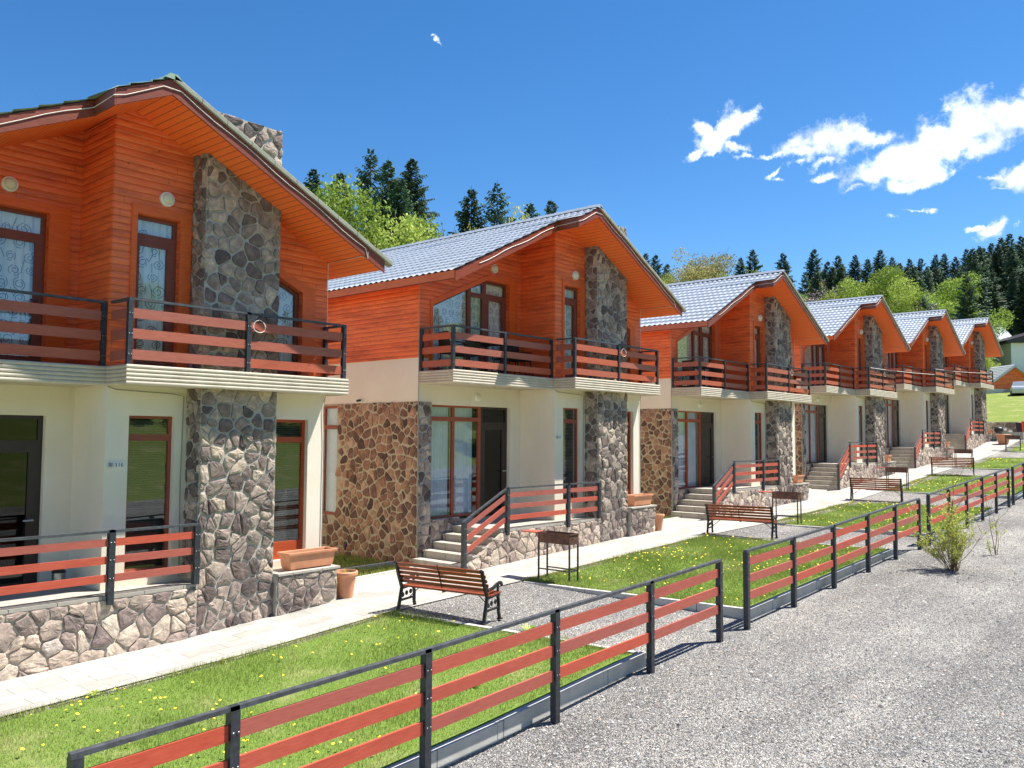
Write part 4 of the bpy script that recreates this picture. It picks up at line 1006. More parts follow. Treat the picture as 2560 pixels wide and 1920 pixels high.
def pot(loc, label, r=.2, h=.45, plant=True, seed=0, group='round terracotta pots'):
    t = empty('flower_pot', loc); mb = MB()
    mb.lathe([(r*.66, 0), (r*.9, h*.82), (r*1.0, h*.83), (r*1.06, h*.88), (r*1.06, h*.97), (r*1.0, h), (r*.92, h), (r*.86, h*.86)], (0, 0, 0), 32); mb.build('tub', 'terra', t, smooth=False, bevel=.004)
    mb = MB(); mb.lathe([(r*.86, h*.84), (r*.85, h*.87)], (0, 0, 0), 20); mb.build('soil', 'soil', t)
    if plant:
        R = random.Random(seed); mb = MB()
        for i in range(int(26)):
            a = R.uniform(0, 6.28); d = R.uniform(0, r*.6); x, y = d*math.cos(a), d*math.sin(a); hh = R.uniform(.04, .13)
            mb.add([(x-.006, y, h*.86), (x+.006, y, h*.86), (x+R.uniform(-.05, .05), y+R.uniform(-.05, .05), h*.86+hh)], [(0, 1, 2)], 0, R.random())
        mb.build('sprouts', 'leaf', t)
    tag(t, label, 'flower pot', group); return t
planter((3.40, -.285, .013), 'long terracotta planter box on the stone ledge of the nearest chalet')
planter((10.844+3.36, -.24, .431+.013), 'long terracotta planter box on the ledge of the second chalet', .95)
planter((22.118+3.25, -.15, .597+.013), 'terracotta planter with thin dry stems on the ledge of the third chalet', .62)
planter((33.171+3.2, -.08, 1.185+.013), 'small terracotta planter on the ledge of the fourth chalet', .5)
planter((43.933+3.2, -.12, 1.807+.013), 'tiny terracotta planter on the ledge of the fifth chalet', .5)
pot((4.16, -.36, float(g0(4.16))+.008), 'big round terracotta pot with green sprouts beside the nearest chalet ledge', .215, .46, seed=1)
pot((15.02, -.33, float(g0(15.02))+.008), 'round terracotta pot beside the ledge of the second chalet', .19, .45, seed=2)
def dry_stems(loc, label):
    mb = MB(); R = random.Random(8)
    for i in range(5):
        x = R.uniform(-.15, .15); mb.tube([(x, 0, 0), (x+R.uniform(-.05, .05), R.uniform(-.03, .03), .4), (x+R.uniform(-.1, .1), 0, R.uniform(.6, 1.0))], .005, 4, r1=.002)
    o = mb.build('dry_plant', 'twig'); o.location = loc; tag(o, label, 'plant')
dry_stems((22.118+3.25, -.15, .85), 'thin dry stems growing from the planter of the third chalet')

# small steel bin beside the first front door
t = empty('pedal_bin', (-.26, .80, .03)); mb = MB(); mb.lathe([(.085, 0), (.09, .02), (.09, .21)], (0, 0, 0), 24); mb.build('body', 'chrome', t, smooth=False)
mb = MB(); mb.lathe([(.094, .211), (.096, .235), (.06, .262), (.01, .268)], (0, 0, 0), 24); mb.build('lid', 'black', t, smooth=False)
tag(t, 'small steel bin with dark lid by the front door of the nearest chalet', 'bin')
# security sensor on side wall of second chalet
t = empty('security_camera', (10.844-3.54, 3.1, .431+2.70)); mb = MB(); mb.box((-.02, -.05, -.03), (.005, .05, .03)); mb.build('bracket', 'white', t)
mb = MB(); mb.tube([(-.02, 0, 0), (-.09, -.03, -.01), (-.16, -.06, -.02)], .03, 10); mb.build('body', 'black', t); tag(t, 'tiny black security camera on the cream side wall of the second chalet', 'camera')

# ------------------------------------------------------------------ balcony furniture
def make_chair():
    t = empty('garden_chair')
    mb = MB(); mb.box((-.23, -.22, .40), (.23, .22, .43)); mb.build('seat', 'black', t, bevel=.01)
    mb = MB(); mb.add([(-.22, .20, .45), (.22, .20, .45), (.20, .27, .88), (-.20, .27, .88), (-.22, .225, .45), (.22, .225, .45), (.20, .295, .88), (-.20, .295, .88)], [(0, 1, 2, 3), (7, 6, 5, 4), (0, 4, 5, 1), (3, 2, 6, 7), (0, 3, 7, 4), (1, 5, 6, 2)]); mb.build('backrest', 'black', t, bevel=.008)
    for sx in (-1, 1):
        for sy in (-1, 1):
            mb = MB(); mb.tube([(sx*.20, sy*.19, .40), (sx*.25, sy*.26, 0)], .014, 6); mb.build('leg', 'black', t)
        mb = MB(); mb.tube([(sx*.24, -.2, .41), (sx*.26, -.2, .63), (sx*.26, .12, .65), (sx*.22, .24, .64)], .014, 6); mb.build('armrest', 'black', t)
    return t
def make_table():
    t = empty('garden_table'); mb = MB(); mb.box((-.4, -.28, .69), (.4, .28, .72)); mb.build('table_top', 'black', t, bevel=.008)
    for sx in (-1, 1):
        for sy in (-1, 1):
            mb = MB(); mb.tube([(sx*.36, sy*.24, .69), (sx*.37, sy*.25, 0)], .017, 6); mb.build('leg', 'black', t)
    return t
c0 = make_chair(); tb0 = make_table(); first = [True, True]
def place(kind, k, x, y, rz, lb):
    p = c0 if kind == 'c' else tb0; i = 0 if kind == 'c' else 1
    o = p if first[i] else copy_tree(p); first[i] = False
    o.location = (OFFS[k][0]+x, OFFS[k][1]+y, OFFS[k][2]+3.3); o.rotation_euler = (0, 0, rz)
    tag(o, lb, 'chair' if kind == 'c' else 'table', 'black garden furniture on the balconies')
place('t', 1, -1.95, .62, 0, 'black garden table behind the railing on the left half of the second chalet balcony')
place('c', 1, -2.95, .60, 1.4, 'black garden chair at the left end of the second chalet balcony')
place('c', 1, -2.35, .75, 2.9, 'black garden chair left of the table on the second chalet balcony')
place('c', 1, -1.15, .60, -1.5, 'black garden chair right of the table on the second chalet balcony')
place('c', 1, -.55, .66, .3, 'black garden chair close to the wooden wall return on the second chalet balcony')
place('t', 2, -2.3, .6, 0, 'black garden table on the third chalet balcony')
place('c', 2, -3.05, .6, 1.5, 'black garden chair left of the table on the third chalet balcony')
place('c', 2, -1.6, .6, -1.5, 'black garden chair right of the table on the third chalet balcony')

# thin wires between the balconies of the far chalets
def wire(a, b, sag, label, ends=.006):
    pts = []
    for i in range(15):
        s = i/14; p = Vector(a).lerp(Vector(b), s); p.z -= sag*4*s*(1-s); pts.append(p)
    mb = MB(); mb.tube([p-pts[0] for p in pts], ends, 5); o = mb.build('cable', 'cable'); o.location = pts[0]; tag(o, label, 'cable', 'pale cables strung between balconies')
wire((33.25, -.42, 5.42), (33.171+14.6, -.40, 5.93), .06, 'pale cable strung from the fourth chalet balcony to the fifth', .012)
wire((43.98, -.45, 6.05), (43.933+14.6, -.40, 6.70), .06, 'pale cable strung from the fifth chalet balcony to the sixth', .012)

# ------------------------------------------------------------------ grass strips between houses
for k in range(5):
    xa = OFFS[k][0]+4.05; xb = OFFS[k+1][0]-3.6
    if k < 3:
        n = int(14000/(1+k)); X = RNG.uniform(xa, xb-.02, n); Y = RNG.uniform(.9, 6, n)
        m = np.abs(Y-1.75-(xb-X)*.12) > .07; X, Y = X[m], Y[m]
        o = blades('grass_strip', X, Y, g0(X)-.01, .04, .10, .014, RNG)
        o['label'] = 'grass growing in the gap between the %s chalets' % ('first and second', 'second and third', 'third and fourth')[k]; o['category'] = 'grass'
    mb = MB(); V = []
    for i in range(9):
        x = xa+(xb-xa)*i/8; z = float(g0(x)); y = 1.75+(xb-x)*.12; V += [(x, y-.06, z-.08), (x, y-.06, z+.03), (x, y+.06, z+.03), (x, y+.06, z-.08)]
    mb.add(V, [(i*4+j, i*4+4+j, i*4+4+(j+1) % 4, i*4+(j+1) % 4) for i in range(8) for j in range(4)]+[(0, 1, 2, 3), (35, 34, 33, 32)])
    o = mb.build('kerb', 'kerb'); o['kind'] = 'structure'
    mb = MB(); V = []
    for i in range(9):
        x = xa+(xb-xa)*i/8; z = float(g0(x)); V += [(x, .85, z-.08), (x, .85, z+.025), (x, .95, z+.025), (x, .95, z-.08)]
    mb.add(V, [(i*4+j, i*4+4+j, i*4+4+(j+1) % 4, i*4+(j+1) % 4) for i in range(8) for j in range(4)]+[(0, 1, 2, 3), (35, 34, 33, 32)])
    o = mb.build('kerb', 'kerb'); o['kind'] = 'structure'

# ------------------------------------------------------------------ shrub on the drive
def shrub(loc, label, stems, leaves, h, spread, seed, tall=(), name='shrub', lsz=.022):
    t = empty(name, loc); R = random.Random(seed); mb = MB(); lf = []
    segs = []
    def stem(p, d, L, r, depth):
        pts = [Vector(p)]; d = Vector(d).normalized()
        for i in range(5):
            d = (d+Vector((R.uniform(-.16, .16), R.uniform(-.16, .16), R.uniform(-.02, .12)))).normalized(); pts.append(pts[-1]+d*L/5)
        mb.tube(pts, r, 5, r1=r*.35)
        for a, b in zip(pts[:-1], pts[1:]): segs.append((a, b, depth))
        if depth < 2:
            for i in range(R.randint(2, 4)):
                q = pts[R.randint(1, 5)]; a = R.uniform(0, 6.28)
                stem(q, d*.8+Vector((math.cos(a), math.sin(a), .3))*.8, L*R.uniform(.3, .55), r*.5, depth+1)
    for i in range(stems):
        a = R.uniform(0, 6.28); s = R.uniform(.1, spread)
        stem((R.uniform(-.1, .1), R.uniform(-.1, .1), 0), (math.cos(a)*s, math.sin(a)*s, 1), h*R.uniform(.6, 1.05), .008, 0)
    for dx, dy, hh in tall: stem((0, 0, 0), (dx, dy, 1), hh, .010, 1)
    mb.build('stems', 'twig', t)
    V = []; T = []
    for i in range(leaves):
        a, b, dp = R.choice(segs)
        if dp == 0 and R.random() < .6: continue
        p = a.lerp(b, R.random())+Vector((R.gauss(0, .02), R.gauss(0, .02), R.gauss(0, .02)))
        u = Vector((R.gauss(0, 1), R.gauss(0, 1), R.gauss(0, .6)+.3)).normalized(); w = u.cross(Vector((R.gauss(0, 1), R.gauss(0, 1), R.gauss(0, 1)))).normalized()
        L = lsz*R.uniform(.7, 1.5); V += [p, p+u*L+w*L*.38, p+u*L*2, p+u*L-w*L*.38]; T.append(R.random())
    fast_mesh('foliage', np.array([tuple(v) for v in V]), 4, ['leaf'], T, parent=t)
    return tag(t, label, 'shrub')
shrub((14.1, -8.0, float(bumpf(14.1, -8.0))), 'spring green leafy shrub growing out of the gravel drive beside the fence', 34, 5200, .98, 1.0, 4, ((-.12, .05, 1.75), (.03, .0, 1.95), (.0, .1, 1.6)))
shrub((16.9, -8.25, float(bumpf(16.9, -8.25))), 'spindly red-stemmed sapling with few leaves just right of the shrub', 2, 150, .6, .3, 9, ((.02, .03, 1.55), (-.05, 0, 1.0)), 'sapling')
# weeds
def weed(loc, label, seed, s=.12):
    R = random.Random(seed); V = []; T = []
    for i in range(26):
        a = R.uniform(0, 6.28); l = s*R.uniform(.6, 1.3); h = s*R.uniform(.3, 1.0); c, sn = math.cos(a), math.sin(a); w = s*.09
        p0 = Vector((0, 0, 0)); p1 = Vector((c*l*.5, sn*l*.5, h*.8)); p2 = Vector((c*l, sn*l, h*.75)); q = Vector((-sn*w, c*w, 0))
        V += [p0, p1+q, p2, p1-q]; T.append(R.random())
    o = fast_mesh('weed', np.array([tuple(v) for v in V]), 4, ['leaf'], T); o.location = loc; tag(o, label, 'weed')
weed((2.1, -5.4, float(LT(2.1))), 'rosette of grey-green weed leaves on the near lawn behind the fence', 2, .17)
weed((4.55, -4.3, float(G(4.55, -4.3))), 'tuft of weed leaves at the kerb right of the nearest bench', 5, .17)
weed((-.9, -1.95, float(LT(-.9))), 'leafy weed clump at the path edge of the near lawn', 6, .10)

# ------------------------------------------------------------------ far end of the row
def gable_house(name, loc, L, W, wall_h, ridge_h, rz, wallm, roofm, gablem, label, over=.5, windows=(), cat='house'):
    """ridge along local y (length L), gable faces -y"""
    t = empty(name, loc, rz); mb = MB()
    mb.panel([(-W/2, -3), (W/2, -3), (W/2, wall_h), (-W/2, wall_h)], [rect(*w) for w in windows], (0, 0, 0), (1, 0, 0), (0, 0, 1), (0, -1, 0), -.2, 0)
    mb.box((-W/2, .2, -3), (-W/2+.2, L, wall_h)); mb.box((W/2-.2, .2, -3), (W/2, L, wall_h)); mb.box((-W/2+.2, L-.2, -3), (W/2-.2, L, wall_h)); mb.box((-W/2+.2, .2, wall_h-.2), (W/2-.2, L-.2, wall_h-.02))
    mb.build('wall', wallm, t)
    mb = MB(); mb.panel([(-W/2-.02, wall_h), (W/2+.02, wall_h), (0, ridge_h)], [], (0, 0, 0), (1, 0, 0), (0, 0, 1), (0, -1, 0), -.2, .02); mb.panel([(-W/2, wall_h), (W/2, wall_h), (0, ridge_h)], [], (0, L, 0), (1, 0, 0), (0, 0, 1), (0, -1, 0), 0, .2)
    mb.build('gable', gablem, t)
    mb = MB(); s = (ridge_h-wall_h)/(W/2); xe = W/2+over
    for sg in (-1, 1):
        V = [(0, -over, ridge_h+.02), (0, L+over, ridge_h+.02), (sg*xe, L+over, ridge_h+.02-s*xe), (sg*xe, -over, ridge_h+.02-s*xe)]
        mb.add(V+[(a, b, c+.14) for a, b, c in V], [(0, 1, 2, 3), (7, 6, 5, 4), (0, 4, 5, 1), (1, 5, 6, 2), (2, 6, 7, 3), (3, 7, 4, 0)])
    rf = mb.build('roof', roofm, t)
    mb = MB()
    for sg in (-1, 1):
        for k in range(1, 14):
            x = sg*xe*k/14; mb.bar((x, -over, ridge_h+.17-s*abs(x)), (x, L+over, ridge_h+.17-s*abs(x)), .05, .03)
        mb.add([(0, -over-.03, ridge_h+.15), (sg*xe, -over-.03, ridge_h+.15-s*xe), (sg*xe, -over-.03, ridge_h-.1-s*xe), (0, -over-.03, ridge_h-.1)], [(0, 1, 2, 3)])
    mb.build('roof_ribs', roofm, rf)
    for w in windows:
        fr = MB(); fr.panel(rect(*w), [inset(rect(*w), .08)], (0, 0, 0), (1, 0, 0), (0, 0, 1), (0, -1, 0), -.15, -.08); f = fr.build('window', 'darkframe', t)
        pn = MB(); pn.panel(inset(rect(*w), .07), [], (0, 0, 0), (1, 0, 0), (0, 0, 1), (0, -1, 0), -.12, -.11); pn.build('pane', 'dglass', f)
    return tag(t, label, cat)
# small chalet, white building and log house far behind
FG = (0, -1, 0)
gable_house('small_chalet', (99.5, 5.5, 6.6), 9, 7.4, 1.1, 3.6, -.75, 'plaster', 'roof', 'siding', 'small far chalet with orange gable and blue-grey roof beyond the end of the row', .6, [(-1, .2, 0, 1.2)])
gable_house('log_house', (131.5, 12.5, 11.5), 12, 9, 4.2, 6.6, .5, 'frame', 'roof', 'darkframe', 'dark wooden house with pale metal roof far behind the last chalet', .7, [(-3, 1, -1.8, 2.4), (1.5, 1, 2.7, 2.4)])
def white_house():
    t = empty('white_building', (118.2, 8.7, 7.2), math.radians(-52)); mb = MB()
    wins = [(-9+3*i, .6+2.9*j, -7.6+3*i, 2.0+2.9*j) for i in range(3) for j in range(2)]
    mb.panel([(-.0, -4), (-12, -4), (-12, 6.4), (0, 8.0)], [rect(*w) for w in wins], (0, 0, 0), (-1, 0, 0), (0, 0, 1), (0, -1, 0), -.3, 0) if False else None
    # long gable-less front faces local -x, short side faces local -y
    mb.box((0, 0, -4), (14, .3, 7.4)); mb.box((0, .3, -4), (.3, 9, 7.4)); mb.box((.3, 8.7, -4), (14, 9, 7.4)); mb.box((13.7, .3, -4), (14, 8.7, 7.4))
    mb.build('wall', 'white', t)
    mb = MB(); mb.panel([(-.8, 7.42), (14.8, 7.42), (14.8, 7.7), (7, 9.9), (-.8, 7.7)], [], (0, 0, 0), (1, 0, 0), (0, 0, 1), (0, -1, 0), -9.6, .6); mb.build('roof', 'darkframe', t)
    for i in range(4):
        f = MB(); x = 2+3.2*i; f.box((x, -.05, 1.2), (x+1.2, .0, 2.6)); w = f.build('window', 'darkframe', t)
        f = MB(); f.box((x+.1, -.07, 1.3), (x+1.1, -.051, 2.5)); f.build('pane', 'dglass', w)
    tag(t, 'tall plain white building with brown roof at the right edge behind the chalets', 'building')
white_house()
def car(loc, rz, label):
    t = empty('parked_car', loc, rz); mb = MB()
    prof = [(-2.15, .35), (-2.2, .75), (-2.05, .98), (-1.75, 1.05), (-1.45, 1.52), (.45, 1.55), (1.05, 1.05), (1.95, .92), (2.15, .7), (2.15, .35)]
    V = []
    for y, k in ((-.82, .93), (-.88, 1), (.88, 1), (.82, .93)):
        for x, z in prof: V.append((x*k if k < 1 else x, y*(.82 if z > 1.3 else 1), z))
    m = len(prof); mb.add(V, [(i*m+j, i*m+(j+1) % m, (i+1)*m+(j+1) % m, (i+1)*m+j) for i in range(3) for j in range(m)]+[tuple(range(m))[::-1], tuple(3*m+j for j in range(m))])
    mb.build('body', M['carpaint'], t, bevel=.03)
    for sy in (-1, 1):
        mb = MB(); y = sy*.80
        mb.add([(-1.35, y*1.06, 1.08), (.85, y*1.06, 1.08), (.42, y*.93, 1.46), (-1.2, y*.93, 1.46)], [(0, 1, 2, 3)]); mb.build('window', 'black', t)
        for x in (-1.35, 1.35):
            mb = MB(); mb.lathe([(.33, -.1), (.34, 0), (.33, .1)], (x, sy*.82, .33), 20, 0, 'y'); w = mb.build('wheel', 'black', t)
            mb = MB(); mb.lathe([(.2, -.11), (.2, .11)], (x, sy*.825, .33), 16, 0, 'y'); mb.build('rim', 'chrome', w)
        mb = MB(); mb.box((2.05, sy*.6-.15, .68), (2.17, sy*.6+.15, .82)); mb.build('headlight', 'white', t)
    tag(t, label, 'car')
M['carpaint'] = plain('silver_paint', (.5, .52, .55, 1), .3, .4, .03)
car((91.5, 3.35, 6.42), .2, 'silver car parked on the grass below the small far chalet')
# retaining wall and outdoor steps past the last chalet
mb = MB(); mb.box((63.45, -7, 1.5), (63.75, 9, 3.5), 1)
masonry(mb, rect(-9, 1.8, 7, 3.5), (63.45, 0, 0), (0, -1, 0), (0, 0, 1), (-1, 0, 0), .5, .03, .06, 71, 0, 1)
w = mb.build('retaining_wall', ['st_grey', 'mo_grey']); tag(w, 'low dark stone retaining wall below the grassy bank at the far end', 'wall')
t = empty('outdoor_steps', (59.4, -.4, 2.3)); mb = MB()
for k in range(5): mb.box((0, -.35*(k+1), -.4), (1.3, -.35*k, .72-.15*k-.002*k))
mb.build('treads', 'step', t); mb = MB(); mb.box((-.25, -1.6, -.4), (-.001, 0, .45)); mb.box((-.25, 0, -.4), (1.3, .5, .70)); mb.build('side_wall', 'mo_grey', t)
tag(t, 'short flight of pale outdoor steps beyond the sixth chalet', 'steps')
pot((56.2, -1.35, float(g0(56.2))+.01), 'very wide round terracotta pot with a plant at the far end of the path', .42, .62, seed=9)
planter((54.809+3.3, -.2, 2.60), 'small terracotta planter box on the ledge of the sixth chalet', .5)
def wheelie(loc, mat, label, s=1.):
    t = empty('waste_bin', loc, .3); mb = MB(); V = []
    for z, k in ((.08, .8), (.95, 1.0)):
        for sx, sy in ((-1, -1), (1, -1), (1, 1), (-1, 1)): V.append((sx*.27*k*s, sy*.3*k*s, z*s))
    mb.add(V, [(0, 1, 5, 4), (1, 2, 6, 5), (2, 3, 7, 6), (3, 0, 4, 7), (3, 2, 1, 0)]); mb.build('body', mat, t, bevel=.02)
    mb = MB(); mb.add([(-.3*s, -.33*s, .95*s), (.3*s, -.33*s, .95*s), (.3*s, .33*s, .95*s), (-.3*s, .33*s, .95*s), (-.27*s, -.3*s, 1.03*s), (.27*s, -.3*s, 1.03*s), (.27*s, .3*s, 1.08*s), (-.27*s, .3*s, 1.08*s)], [(3, 2, 1, 0), (4, 5, 6, 7), (0, 1, 5, 4), (1, 2, 6, 5), (2, 3, 7, 6), (3, 0, 4, 7)]); mb.build('lid', mat, t, bevel=.015)
    for sy in (-1, 1): mb = MB(); mb.lathe([(.09, -.03), (.09, .03)], (.22*s, sy*.27*s, .09), 14, 0, 'y'); mb.build('wheel', 'black', t)
    tag(t, label, 'bin')
M['redplastic'] = plain('red_plastic', (.75, .05, .03, 1), .45)
wheelie((60.9, -1.95, float(g0(60.9))), 'redplastic', 'bright red upright bin at the right edge beyond the far steps', 1.0)
wheelie((62.3, -1.3, float(g0(62.3))), 'black', 'black waste bin beside the far stone retaining wall', .85)
# terrace things at the last chalet
o = copy_tree(tb0); o.location = (58.9, -.55, 2.62-.25); tag(o, 'dark garden table beside the right corner of the sixth chalet', 'table', 'black garden furniture on the balconies')
t = empty('kettle_grill', (58.2, -.75, 2.12)); mb = MB(); mb.lathe([(.05, .55), (.2, .6), (.28, .72), (.29, .80), (.22, .93), (.05, .99)], (0, 0, 0), 20); mb.build('bowl', 'black', t, smooth=True)
for a in (0, 2.1, 4.2): mb = MB(); mb.tube([(.15*math.cos(a), .15*math.sin(a), .62), (.28*math.cos(a), .28*math.sin(a), .0)], .012, 5); mb.build('leg', 'black', t)
tag(t, 'round black kettle grill standing by the right corner of the sixth chalet', 'grill')

# ------------------------------------------------------------------ trees
def spruce_mesh(seed, h=20., rad=3.4, dens=1.0, thin=0.0, broad=1.0):
    rng = np.random.default_rng(seed); tris = []; tint = []
    z = h*.07; nb = 0
    while z < h*.985:
        f = 1-z/h; Rm = rad*1.45*broad; L = Rm*(1-math.exp(-(h-z)*.46/Rm))*(.68+.5*rng.random())+.10
        n = int((6+5*f)*dens)
        for k in range(n):
            if rng.random() < thin: continue
            a = rng.uniform(0, 2*math.pi); l = L*rng.uniform(.65, 1.15); up = rng.uniform(.05, .3)+.5*(1-f)
            m = max(3, int(l/.22)); c, s = math.cos(a), math.sin(a); tone = rng.uniform(0, .45)
            for i in range(m):
                q = (i+.6)/m; r = l*q; zz = z+l*(up*q-(.55*f+.12)*q*q)+.06*l*q**3
                for sd in (-1, 1):
                    for rep in range(2):
                        w = (.20+.30*(1-q))*rng.uniform(.7, 1.3)*min(1, l*.6+.3); an = a+sd*rng.uniform(.45, 1.15)
                        p = np.array([c*r, s*r, zz+rng.uniform(-.05, .05)]); e = p+np.array([math.cos(an)*w*1.5, math.sin(an)*w*1.5, -w*rng.uniform(.25, 1.1)])
                        b = p+np.array([c*.26, s*.26, -.02])*rng.uniform(.7, 1.3)
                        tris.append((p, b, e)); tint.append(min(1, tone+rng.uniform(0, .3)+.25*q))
                # bough seen from above
            tip = np.array([c*l*1.06, s*l*1.06, z+l*(up-(.55*f+.12))+.06*l]); p = np.array([c*l*.75, s*l*.75, z+l*(up*.75-(.55*f+.12)*.56)])
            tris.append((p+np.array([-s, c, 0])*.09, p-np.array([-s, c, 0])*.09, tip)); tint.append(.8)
        z += (.24+.26*f)*h/20
    tris.append((np.array([.08, 0, h*.96]), np.array([-.08, 0, h*.96]), np.array([0, 0, h*1.02]))); tint.append(.5)
    return np.array(tris), np.array(tint)
def branchy(seed, h, rad, nleaf, lsz, h0=.28, flat=1.0):
    """crown as limb ends with leaf clumps"""
    rng = np.random.default_rng(seed); limbs = []; cl = []
    nl = 15
    for i in range(nl):
        a = i*2.4+rng.uniform(-.4, .4); el = rng.uniform(.25, 1.35); L = rad*rng.uniform(.75, 1.05)
        st = np.array([0, 0, h*rng.uniform(h0*.7, h0+.3)]); en = np.array([math.cos(a)*math.cos(el)*L, math.sin(a)*math.cos(el)*L, min(h*.97, st[2]+math.sin(el)*L*1.3*flat)])
        limbs.append((st, en))
        for k in range(6):
            q = rng.uniform(.35, 1.08); c = st+(en-st)*q+rng.normal(0, rad*.16, 3); cl.append((c, rad*rng.uniform(.13, .30)))
    cl.append((np.array([0, 0, h*.9]), rad*.3))
    w = np.array([r**2 for _, r in cl]); w /= w.sum()
    idx = rng.choice(len(cl), nleaf, p=w); C = np.array([c for c, _ in cl])[idx]; Rr = np.array([r for _, r in cl])[idx]; tone = rng.uniform(.1, .75, len(cl))[idx]
    d = rng.normal(0, 1, (nleaf, 3)); d /= np.linalg.norm(d, axis=1)[:, None]; rr = rng.uniform(.35, 1, nleaf)**.5
    P = C+d*(Rr*rr*rng.uniform(.8, 1.25, nleaf))[:, None]*np.array([1, 1, .8])
    u = rng.normal(0, 1, (nleaf, 3)); u /= np.linalg.norm(u, axis=1)[:, None]; v = np.cross(u, rng.normal(0, 1, (nleaf, 3))); v /= np.linalg.norm(v, axis=1)[:, None]
    s = (lsz*rng.uniform(.6, 1.4, nleaf))[:, None]
    Q = np.stack([P-u*s, P+v*s*.55, P+u*s, P-v*s*.55], 1)
    t = np.clip(tone+rng.uniform(-.15, .3, nleaf), 0, 1)
    return Q, t, limbs
def hide(o): COL.objects.unlink(o)
def tree_proto(kind, seed, **k):
    root = empty(kind)
    if kind == 'spruce_tree':
        h = k.get('h', 20.); T, t = spruce_mesh(seed, h, k.get('rad', 3.4), k.get('dens', 1), k.get('thin', 0), k.get('broad', 1))
        mb = MB(); mb.tube([(0, 0, -1.5), (0, 0, h*.5), (0, 0, h*.97)], .28*h/20, 7, r1=.03); mb.build('trunk', 'bark', root)
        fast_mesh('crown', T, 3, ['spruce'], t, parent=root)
    else:
        h, rad = k['h'], k['rad']; Q, t, limbs = branchy(seed, h, rad, k['n'], k['lsz'], k.get('h0', .28)); mb = MB()
        mb.tube([(0, 0, -1.5), (.1, 0, h*.3), (0, .15, h*.6), (.1, .1, h*.9)], .2*h/10, 7, r1=.03)
        for a, b in limbs: mb.tube([a, (a+b)/2+np.array([0, 0, -.2]), b], .07*h/10, 5, r1=.015)
        for i in range(60):
            a, b = random.choice(limbs); p = a+(b-a)*random.uniform(.3, 1); q = p+np.array([random.gauss(0, 1), random.gauss(0, 1), random.uniform(0, 1.5)])*rad*.2; mb.tube([p, q], .02*h/10, 4, r1=.006)
        mb.build('trunk', 'bark', root); fast_mesh('crown', Q, 4, [k['mat']], t, parent=root)
    return root
PROTO = {
 's0': tree_proto('spruce_tree', 1), 's1': tree_proto('spruce_tree', 2, rad=4.2, dens=1.15), 's2': tree_proto('spruce_tree', 3, rad=3.6, dens=.8, thin=.25), 's3': tree_proto('spruce_tree', 4, rad=2.9, dens=1.1),
 'd0': tree_proto('leafy_tree', 5, h=10, rad=5.2, n=60000, lsz=.085, mat='decid'), 'd1': tree_proto('leafy_tree', 6, h=10, rad=4.4, n=42000, lsz=.085, mat='decid', h0=.2), 'd2': tree_proto('leafy_tree', 7, h=10, rad=4.3, n=22000, lsz=.085, mat='decid2'),
 'd3': tree_proto('leafy_tree', 8, h=10, rad=3.6, n=36000, lsz=.08, mat='decid', h0=.15), 'b0': tree_proto('bare_tree', 9, h=10, rad=4.0, n=9000, lsz=.10, mat='bare')}
BASEH = {'s': 20., 'd': 10., 'b': 10.}
used = set()
TREEN = {}
def ptree(kind, x, y, h, label, group, rz=None, wide=1.0):
    p = PROTO[kind]
    o = p if kind not in used else copy_tree(p); used.add(kind)
    s = h/BASEH[kind[0]]; o.location = (x, y, float(H(x, y))-.1); o.scale = (s*wide, s*wide, s); o.rotation_euler = (0, 0, rz if rz is not None else random.uniform(0, 6.28))
    nm = {'s': 'spruce', 'd': 'tree', 'b': 'tree'}[kind[0]]
    tag(o, label, nm, group); return o
TL = ['slender spruce standing alone just right of the first chimney top', 'tall spruce trees on the slope behind the chalets', 'bushy broad-headed spruce left of the tallest spruce', 'tallest open-branched spruce rising above the bright green trees', 'spruce between the tallest one and the wide dense one', 'wide dense spruce at the right end of the tall cluster', 'full spruce left of the open one above the second chalet roof', 'open-branched spruce above the second chalet roof', 'short thin spruce tip beside the open-branched one', 'spruce top showing over the second chalet ridge, left of a pair', 'spruce top nearest the second chalet gable peak, right of a pair', 'dark spruce filling the middle of the tall cluster', 'rounded bright yellow-green tree in front of the spruce cluster', 'bright spring trees on the slope behind the chalets', 'yellow-green tree left of the rounded bright one', 'low yellow-green tree filling in below the spruce cluster', 'green tree at the foot of the wide dense spruce', 'pinkish bare tree behind the first chalet roof edge', 'pale green tree low behind the first chalet roof edge', 'small yellowish tree between two spruces over the second roof', 'low golden green tree under the left spruce over the second roof', 'left one of three small spruces just right of the second gable', 'trees on the skyline between the second and fourth chalets', 'middle one of three small spruces just right of the second gable', 'right one of three small spruces just right of the second gable', 'big rounded golden tree alone on the skyline above the third chalet', 'yellow-green tree below the three small spruces', 'low yellow-green tree left under the golden tree', 'low bright tree at the second chalet gable edge', 'golden tree low at the right side of the big golden tree', 'smaller spruce left of the sharp one above the third chalet roof', 'sharp spruce above the third chalet roof peak', 'narrow lone spruce right of the third gable peak', 'dark spruce among the crowded forest trees on the hillside at the right', 'spruces of the hillside forest', 'yellow-green spring tree among the spruces on the hillside at the right', 'spring trees of the hillside forest', 'tree on the grassy slope across the drive, seen only as a reflection', 'trees across the drive']
